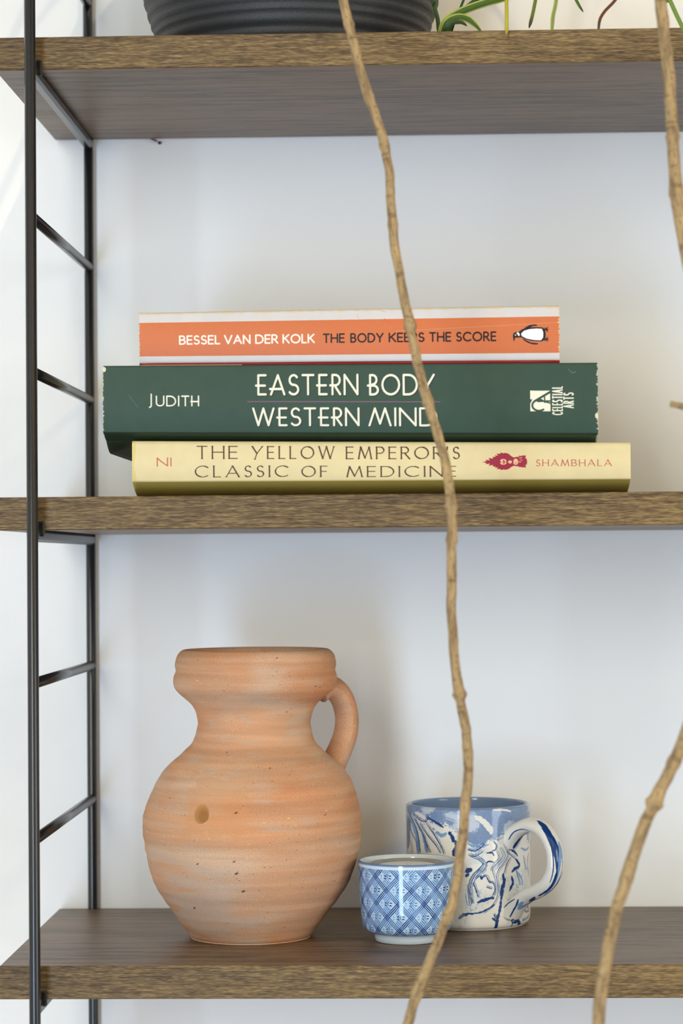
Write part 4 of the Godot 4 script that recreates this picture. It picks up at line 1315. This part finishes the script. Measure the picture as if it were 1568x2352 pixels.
# ---------------------------------------------------------------- plant
func leaf(path_in: Array, width: float, m: Material, parent: Node3D, fold := Vector3(0, 0, 1), tip := 0.35, root := 0.7) -> void:
	var path := curve3(path_in, 6)
	var total := path.size() - 1
	var st := begin()
	var rows := []
	var uvs := []
	var under := []
	for k in path.size():
		var t := float(k) / total
		var d := (path[mini(k + 1, total)] - path[maxi(k - 1, 0)]).normalized()
		var across := d.cross(fold).normalized()
		if across.length() < 0.1:
			across = Vector3.RIGHT
		var up := across.cross(d)
		var half := width * 0.5 * minf(1.0, root + t * 3.0) * clampf(pow((1.0 - t) / tip, 0.7), 0.04, 1.0)
		var row := PackedVector3Array()
		var low := PackedVector3Array()
		var uv := PackedVector2Array()
		for i in 7:
			var s := i / 3.0 - 1.0
			row.append(VV(path[k] + across * s * half + up * (absf(s) * half * 0.45)))
			low.append(VV(path[k] + across * s * half * 0.98 + up * (absf(s) * half * 0.45 - 0.28)))
			uv.append(Vector2(i / 6.0, t))
		rows.append(row)
		under.append(low)
		uvs.append(uv)
	grid(st, rows, uvs)
	under.reverse()
	uvs.reverse()
	grid(st, under, uvs)
	part("leaf", st, m, parent)

# a blade's picture: margins, middle and tip colours, with veins
func blade(margin: Color, middle: Color, tip: Color, tip_from: float, seed_: int) -> StandardMaterial3D:
	var w := 48
	var h := 128
	var px := PackedByteArray()
	px.resize(w * h * 3)
	var n := noise(seed_, 0.06, 3)
	for y in h:
		for x in w:
			var s := absf((x + 0.5) / w * 2.0 - 1.0)
			var c := middle.lerp(margin, smoothstep(0.62, 0.78, s + 0.12 * n.get_noise_2d(x, y * 0.3)))
			var t := 1.0 + 0.22 * n.get_noise_2d(x * 4.0, y * 0.35)
			c = c.lerp(tip, smoothstep(tip_from - 0.05, tip_from + 0.05, (y + 0.5) / h + 0.06 * n.get_noise_2d(x * 2.0, y)))
			put(px, (y * w + x) * 3, Color(c.r * t, c.g * t, c.b * t))
	var m := mat(Color.WHITE, 0.5, 0.4)
	m.albedo_texture = picture(px, w, h)
	m.backlight_enabled = true
	m.backlight = Color(0.2, 0.22, 0.1)
	return m

func build_plant() -> void:
	var cx := 123.2
	var cz := -98.0
	var y0: float = SHELF_TOPS[0] + 0.05
	var o := thing("potted_spider_plant", "spider plant in a wide black ribbed pot on the top shelf", "plant", V(cx, y0, cz))
	var outer := []
	outer.append(Vector2(0, 0)); outer.append(Vector2(58, 0))
	var shape := curve2([Vector2(61.0, 0.4), Vector2(65.5, 8), Vector2(71.2, 22), Vector2(76.4, 40), Vector2(80.5, 62), Vector2(83.0, 88), Vector2(84.0, 112), Vector2(84.0, 128)], 12)
	for p in shape:      # turned ribs, about five millimetres apart
		var rib: float = pow(absf(sin(p.y * PI / 5.3 + 0.4 * sin(p.y * 0.3))), 0.55)
		outer.append(Vector2(p.x - 1.5 + 1.5 * rib, p.y))
	outer.append_array([Vector2(83.2, 130), Vector2(80.5, 130), Vector2(79.5, 127), Vector2(77, 100), Vector2(76, 96)])
	var prof := PackedVector2Array(outer)
	var dense := PackedVector2Array()
	for k in prof.size():
		dense.append(prof[k])
	var pot_m := mat(lin(0.020, 0.021, 0.023), 0.55, 0.5)
	pot_m.normal_enabled = true
	pot_m.normal_texture = normal_noise(710, 0.3, 4.0)
	pot_m.normal_scale = 0.22
	pot_m.uv1_triplanar = true
	pot_m.uv1_scale = Vector3(14, 14, 14)
	var st := begin()
	lathe(st, cx, y0, cz, dense, 128)
	part("pot", st, pot_m, o)
	st = begin()
	lathe(st, cx, y0, cz, PackedVector2Array([Vector2(76.5, 110), Vector2(60, 113), Vector2(20, 116), Vector2(0, 117)]), 48, 0.0, noise(711, 0.1, 3), 3.0)
	part("soil", st, mat(lin(0.035, 0.024, 0.016), 0.95), o)
	var green := blade(Color(0.60, 0.62, 0.28), Color(0.25, 0.345, 0.085), Color(0.25, 0.345, 0.085), 2.0, 720)
	var dark := blade(Color(0.20, 0.29, 0.08), Color(0.16, 0.24, 0.06), Color(0.2, 0.3, 0.06), 2.0, 721)
	var yellowing := blade(Color(0.50, 0.52, 0.13), Color(0.70, 0.62, 0.12), Color(0.46, 0.33, 0.18), 0.90, 722)
	var olive := blade(Color(0.42, 0.44, 0.13), Color(0.36, 0.40, 0.12), Color(0.24, 0.17, 0.09), 0.90, 723)
	var pale := blade(Color(0.74, 0.76, 0.52), Color(0.55, 0.62, 0.32), Color(0.6, 0.6, 0.36), 2.0, 724)
	var brown := blade(Color(0.46, 0.27, 0.15), Color(0.38, 0.22, 0.13), Color(0.33, 0.24, 0.18), 0.8, 725)
	var tipped := blade(Color(0.30, 0.40, 0.10), Color(0.28, 0.40, 0.10), Color(0.11, 0.09, 0.10), 0.92, 726)
	var bright := blade(Color(0.35, 0.46, 0.15), Color(0.40, 0.51, 0.18), Color(0.36, 0.5, 0.12), 2.0, 727)
	# leaves that arch out of the pot and hang past its right side
	var crown := Vector3(cx, y0 + 116, cz)
	var hang := func(pts: Array, rise: float) -> Array:
		var p0: Vector3 = pts[0]
		var out := [crown + (p0 - crown) * Vector3(0.06, 0, 0.06), Vector3(lerpf(cx, p0.x, 0.35), crown.y + rise, lerpf(cz, p0.z, 0.4)), Vector3(lerpf(cx, p0.x, 0.78), lerpf(crown.y + rise, p0.y, 0.30), lerpf(cz, p0.z, 0.85))]
		return out + pts
	leaf(hang.call([Vector3(193.2, 250, -30), Vector3(195.6, 236, -30), Vector3(197.2, 229, -30), Vector3(197.6, 221, -30)], 60), 2.2, dark, o, Vector3(0.5, 0, 1), 0.1)
	leaf(hang.call([Vector3(228.6, 250, 2.0), Vector3(229.2, 235, 2.2), Vector3(229.3, 226, 2.4), Vector3(229.2, 217, 2.4), Vector3(229.2, 213, 2.4)], 70), 1.7, yellowing, o, Vector3(0, 0, 1), 0.14)
	leaf(hang.call([Vector3(244.4, 250, -12), Vector3(244.2, 238.5, -12), Vector3(243.3, 233, -12), Vector3(241.9, 226.5, -12), Vector3(240.3, 220.7, -12)], 75), 1.7, olive, o, Vector3(0, 0, 1), 0.08)
	leaf(hang.call([Vector3(268.5, 318, -146), Vector3(265.5, 295, -148), Vector3(262.5, 274, -150), Vector3(260.8, 263, -150), Vector3(259.3, 256, -150), Vector3(258.8, 247, -150), Vector3(258.8, 232, -150)], 60), 2.2, pale, o, Vector3(0, 0, 1), 0.2)
	leaf(hang.call([Vector3(264, 262, -90), Vector3(266.4, 255, -90), Vector3(269, 249.5, -90), Vector3(271.5, 245.5, -90)], 80), 1.5, tipped, o, Vector3(0, 0, 1), 0.15)
	leaf(hang.call([Vector3(318, 318, -112), Vector3(306, 288, -116), Vector3(296, 268, -119), Vector3(290.2, 258.5, -120), Vector3(284.5, 252.4, -120), Vector3(281.8, 247.5, -120), Vector3(281.2, 240, -120), Vector3(281.5, 232, -120)], 75), 1.6, brown, o, Vector3(0, 0, 1), 0.2)
	leaf(hang.call([Vector3(300.5, 238, 9), Vector3(302.9, 232, 10), Vector3(305.4, 226, 11), Vector3(307.9, 220.3, 11), Vector3(310.6, 214.6, 11), Vector3(313.5, 209, 11)], 85), 2.0, bright, o, Vector3(0, 0, 1), 0.12)
	for q in [[-60.0, 205.0, 20.0], [20.0, 230.0, -30.0], [110.0, 220.0, 40.0], [-40.0, 190.0, -70.0], [80.0, 200.0, 60.0]]:      # the rest of the tuft, above the frame
		leaf([crown, crown + Vector3(q[0] * 0.4, 70, q[2] * 0.3), crown + Vector3(q[0] * 0.9, 95, q[2] * 0.6), crown + Vector3(q[0] * 1.5, 60, q[2] * 0.8)], 9.0, green, o, Vector3(0, 1, 0.2))
	# an offshoot resting on the shelf beside the pot
	var b := thing("spider_plant_offshoot", "variegated green offshoot lying on the top shelf right of the black pot", "plant", V(201, y0, -22))
	leaf([Vector3(199.4, 217.7, -25), Vector3(199.6, 222.2, -25), Vector3(200.8, 225.8, -25), Vector3(203.8, 229.0, -25), Vector3(209.4, 232.0, -25), Vector3(217.2, 234.8, -25), Vector3(225, 236.9, -25), Vector3(236, 239.5, -26), Vector3(246, 240.0, -27)], 4.6, green, b, Vector3(0.1, 0.5, 1), 0.25)
	leaf([Vector3(199.6, 217.7, -18), Vector3(200.4, 221.6, -16), Vector3(202.2, 224.8, -15), Vector3(205.2, 226.6, -15), Vector3(208.6, 226.6, -14), Vector3(212.0, 225.0, -13), Vector3(215.2, 222.2, -12), Vector3(218.2, 218.6, -11)], 4.0, green, b, Vector3(0.1, 0.5, 1), 0.3)
	leaf([Vector3(203.2, 217.7, -40), Vector3(203.8, 224.3, -40), Vector3(205.2, 229.5, -40), Vector3(208.8, 238.1, -40), Vector3(211.5, 246, -40), Vector3(212, 258, -40)], 1.2, dark, b, Vector3(0, 0, 1), 0.15)
	leaf([Vector3(200.6, 217.7, -34), Vector3(202.5, 226, -38), Vector3(207, 235, -46), Vector3(212, 239.6, -50), Vector3(218, 244.2, -50), Vector3(226, 250, -50)], 2.8, dark, b, Vector3(0, 0.4, 1), 0.3)
	leaf([Vector3(200.2, 217.7, -16), Vector3(201.3, 221.0, -13), Vector3(204.0, 223.6, -12), Vector3(208.0, 224.0, -12), Vector3(211.0, 222.4, -12)], 2.6, dark, b, Vector3(0.1, 0.5, 1), 0.3)
	var scrap := thing("dry_leaf_tip", "tiny brown dry leaf tip poking out under the top shelf", "leaf", V(40, 202, -193))
	leaf([Vector3(36.0, 205.0, -192.6), Vector3(39.0, 203.0, -192.6), Vector3(42.0, 201.5, -192.6), Vector3(44.0, 200.6, -192.6)], 0.9, brown, scrap, Vector3(0, 0, 1), 0.1)
	st = begin()
	lathe(st, 45.2, 198.9, -192.6, PackedVector2Array([Vector2(0, 0), Vector2(0.8, 0.25), Vector2(1.1, 0.9), Vector2(0.8, 1.6), Vector2(0, 1.8)]), 12)
	part("bud", st, mat(Color(0.22, 0.15, 0.12), 0.8), scrap)

# ---------------------------------------------------------------- dry branches in front
func bark_picture(w: int, h: int) -> ImageTexture:
	var a := streaks(801, w, h, 1.0, 14.0, 0.16, 3)
	var b := streaks(802, w, h, 2.0, 4.0, 0.05, 3)
	var c := streaks(803, w, h, 1.0, 1.6, 0.10, 3)
	var d := streaks(804, w, h, 8.0, 1.2, 0.06, 2)
	var px := PackedByteArray()
	px.resize(w * h * 3)
	for i in w * h:
		var col := Color(0.635, 0.535, 0.385)
		col = col.lerp(Color(0.72, 0.60, 0.42), clampf((b[i] / 255.0 - 0.5) * 2.0, 0.0, 1.0))
		col = col.lerp(Color(0.50, 0.41, 0.30), clampf((0.44 - b[i] / 255.0) * 3.0, 0.0, 0.8))
		col = col.lerp(Color(0.30, 0.235, 0.17), clampf((c[i] / 255.0 - 0.68) * 4.0, 0.0, 0.6))
		col = col.lerp(Color(0.36, 0.28, 0.20), clampf((d[i] / 255.0 - 0.74) * 5.0, 0.0, 0.4))
		var t := 1.0 + 0.22 * (a[i] / 255.0 - 0.5)
		put(px, i * 3, Color(col.r * t, col.g * t, col.b * t))
	return picture(px, w, h)

func twig(called: String, spine: Array, r0: float, r1: float, knots: Array, m: Material, parent: Node3D, seed_: int, taper := false) -> void:
	var path := PackedVector3Array()      # nearly straight between the knots, with small kinks
	for k in spine.size() - 1:
		for q in 8:
			path.append((spine[k] as Vector3).lerp(spine[k + 1], q / 8.0))
	path.append(spine[-1])
	var soft := path.duplicate()
	for k in range(4, path.size() - 4):
		var sum := Vector3.ZERO
		for q in range(-4, 5):
			sum += path[k + q]
		soft[k] = sum / 9.0
	path = soft
	var n := noise(seed_, 0.05, 3)
	var radii := PackedVector2Array()
	for k in path.size():
		var t := float(k) / (path.size() - 1)
		var r := lerpf(r0, r1, t) * (1.0 + 0.08 * n.get_noise_1d(k * 2.5))
		for q in knots:
			r += 1.2 * q[1] * exp(-pow((path[k].y - q[0]) / 1.5, 2.0))
			r += 0.3 * q[1] * exp(-pow((path[k].y - q[0] - 4.0) / 2.5, 2.0)) - 0.12 * q[1] * exp(-pow((path[k].y - q[0] + 3.0) / 1.5, 2.0))
		if taper:
			r *= sqrt(clampf(1.05 - t, 0.05, 1.0))
		radii.append(Vector2(r, r * 0.95))
		path[k] += Vector3(n.get_noise_2d(k * 2.2, 10.0), 0, n.get_noise_2d(k * 2.2, 60.0)) * 0.55
	var st := begin()
	tube(st, path, radii, Vector3(1, 0, 0.2), 20)
	part(called, st, m, parent)

func build_branches() -> void:
	var bark := mat(Color.WHITE, 0.75, 0.3)
	bark.albedo_texture = bark_picture(128, 1024)
	bark.uv1_scale = Vector3(1, 0.25, 1)
	var one := thing("dry_branch", "thin bare tan branch crossing in front of the books and cups", "branch", Vector3(0.12, 0.36, 0.22), "dry branches standing in front of the shelves")
	var a := [Vector3(112, 430, 88), Vector3(124, 372, 90), Vector3(138, 300, 92), Vector3(148, 250, 93), Vector3(152.5, 226, 94), Vector3(155.3, 211.1, 95), Vector3(157.7, 199.5, 95.7), Vector3(160.4, 189.9, 96.3), Vector3(164.1, 174.6, 97.3), Vector3(167.8, 165.0, 97.9), Vector3(171.6, 151.7, 98.7), Vector3(173.6, 145.0, 99.1), Vector3(175.2, 132.7, 99.9), Vector3(175.8, 111.9, 101.2), Vector3(178.1, 94.9, 102.3), Vector3(181.1, 77.9, 103.4), Vector3(183.3, 68.5, 104.0), Vector3(184.7, 59.2, 104.6), Vector3(187.4, 47.9, 105.3), Vector3(189.5, 39.5, 105.9), Vector3(191.9, 31.1, 106.4), Vector3(194.7, 21.8, 107.0), Vector3(197.6, 10.6, 107.7), Vector3(199.3, -0.5, 108.4), Vector3(200.2, -8.8, 109.0), Vector3(200.0, -22.7, 109.9), Vector3(199.7, -39.3, 111.0), Vector3(199.6, -52.1, 111.8), Vector3(200.5, -70.5, 113.0), Vector3(202.2, -86.0, 114.0), Vector3(204.1, -94.2, 114.6), Vector3(205.6, -105.2, 115.3), Vector3(206.3, -114.3, 115.9), Vector3(205.4, -125.1, 116.6), Vector3(204.2, -139.6, 117.6), Vector3(202.6, -154.1, 118.5), Vector3(201.1, -163.1, 119.1), Vector3(200.1, -170.3, 119.6), Vector3(197.6, -178.3, 120.1), Vector3(195.0, -184.6, 120.6), Vector3(190.9, -194.5, 121.2), Vector3(187.1, -202.5, 121.8), Vector3(183.7, -211.5, 122.4), Vector3(181.5, -218.6, 122.8), Vector3(179.3, -224.3, 123.2), Vector3(170, -262, 126), Vector3(158, -340, 140), Vector3(148, -480, 165), Vector3(140, -650, 195), Vector3(135, -890, 220)]
	twig("stem", a, 1.95, 2.2, [[68.5, 0.8], [-8.8, 0.7], [-22.7, 0.6], [-88.0, 1.0], [147.0, 0.4], [36.0, 0.5], [-180.0, 0.3], [-212.0, 0.5], [112.0, 0.3], [168.0, 0.4], [200.0, 0.4]], bark, one, 810)
	var two := thing("dry_branch_001", "thicker bare tan branch bending out of view at the right edge", "branch", Vector3(0.16, 0.36, 0.24), "dry branches standing in front of the shelves")
	var b := [Vector3(262, 440, 104), Vector3(272, 372, 110), Vector3(281, 300, 116), Vector3(286.0, 250, 121), Vector3(287.6, 224, 123), Vector3(288.7, 202.1, 125), Vector3(289.8, 192.7, 126.1), Vector3(290.6, 181.5, 127.4), Vector3(292.0, 168.4, 129), Vector3(292.3, 155.4, 130.5), Vector3(293.0, 142.4, 132), Vector3(293.4, 120.3, 134.7), Vector3(295.2, 105.6, 136.4), Vector3(297.2, 92.8, 138), Vector3(301.0, 72.7, 140.4), Vector3(307.4, 45.5, 143.7), Vector3(310.9, 9.7, 148.1), Vector3(309.1, -25.7, 152.5), Vector3(303.0, -60.8, 156.9), Vector3(296.7, -86.8, 160.2), Vector3(292.3, -102.3, 162.2), Vector3(286.9, -113.5, 163.6), Vector3(280.5, -126.3, 165.3), Vector3(275.1, -136.6, 166.6), Vector3(270.5, -149.3, 168.2), Vector3(265.9, -162.0, 169.9), Vector3(263.2, -170.5, 171), Vector3(260.3, -182.3, 172.5), Vector3(257.5, -194.0, 174.1), Vector3(255.9, -205.7, 175.6), Vector3(254.9, -214.4, 176.7), Vector3(252, -250, 182), Vector3(240, -340, 195), Vector3(220, -480, 215), Vector3(195, -650, 230), Vector3(170, -890, 245)]
	twig("stem", b, 2.55, 2.5, [[120.0, 0.9], [143.0, 0.5], [170.0, 0.3], [-113.0, 0.5], [-129.0, 1.2], [-158.0, 0.3]], bark, two, 820)
	twig("side_twig", [Vector3(309, 24, 145.8), Vector3(303, 28.5, 143), Vector3(296, 30.8, 140), Vector3(290.2, 32.2, 138)], 1.5, 1.3, [], bark, two, 830)
	var vase := thing("floor_vase", "tall clay floor vase holding the branches, below the view", "vase", Vector3(0.15, 0, 0.23))
	var st := begin()
	lathe(st, 150, -SHELF * 1000.0, 230, curve2([Vector2(0, 0), Vector2(80, 0), Vector2(100, 30), Vector2(118, 120), Vector2(112, 240), Vector2(80, 340), Vector2(52, 400), Vector2(56, 440), Vector2(62, 452), Vector2(54, 448), Vector2(46, 405), Vector2(74, 330), Vector2(104, 230), Vector2(108, 120), Vector2(80, 20), Vector2(0, 14)], 5), 64)
	part("vase_body", st, mat(lin(0.42, 0.33, 0.25), 0.8), vase)
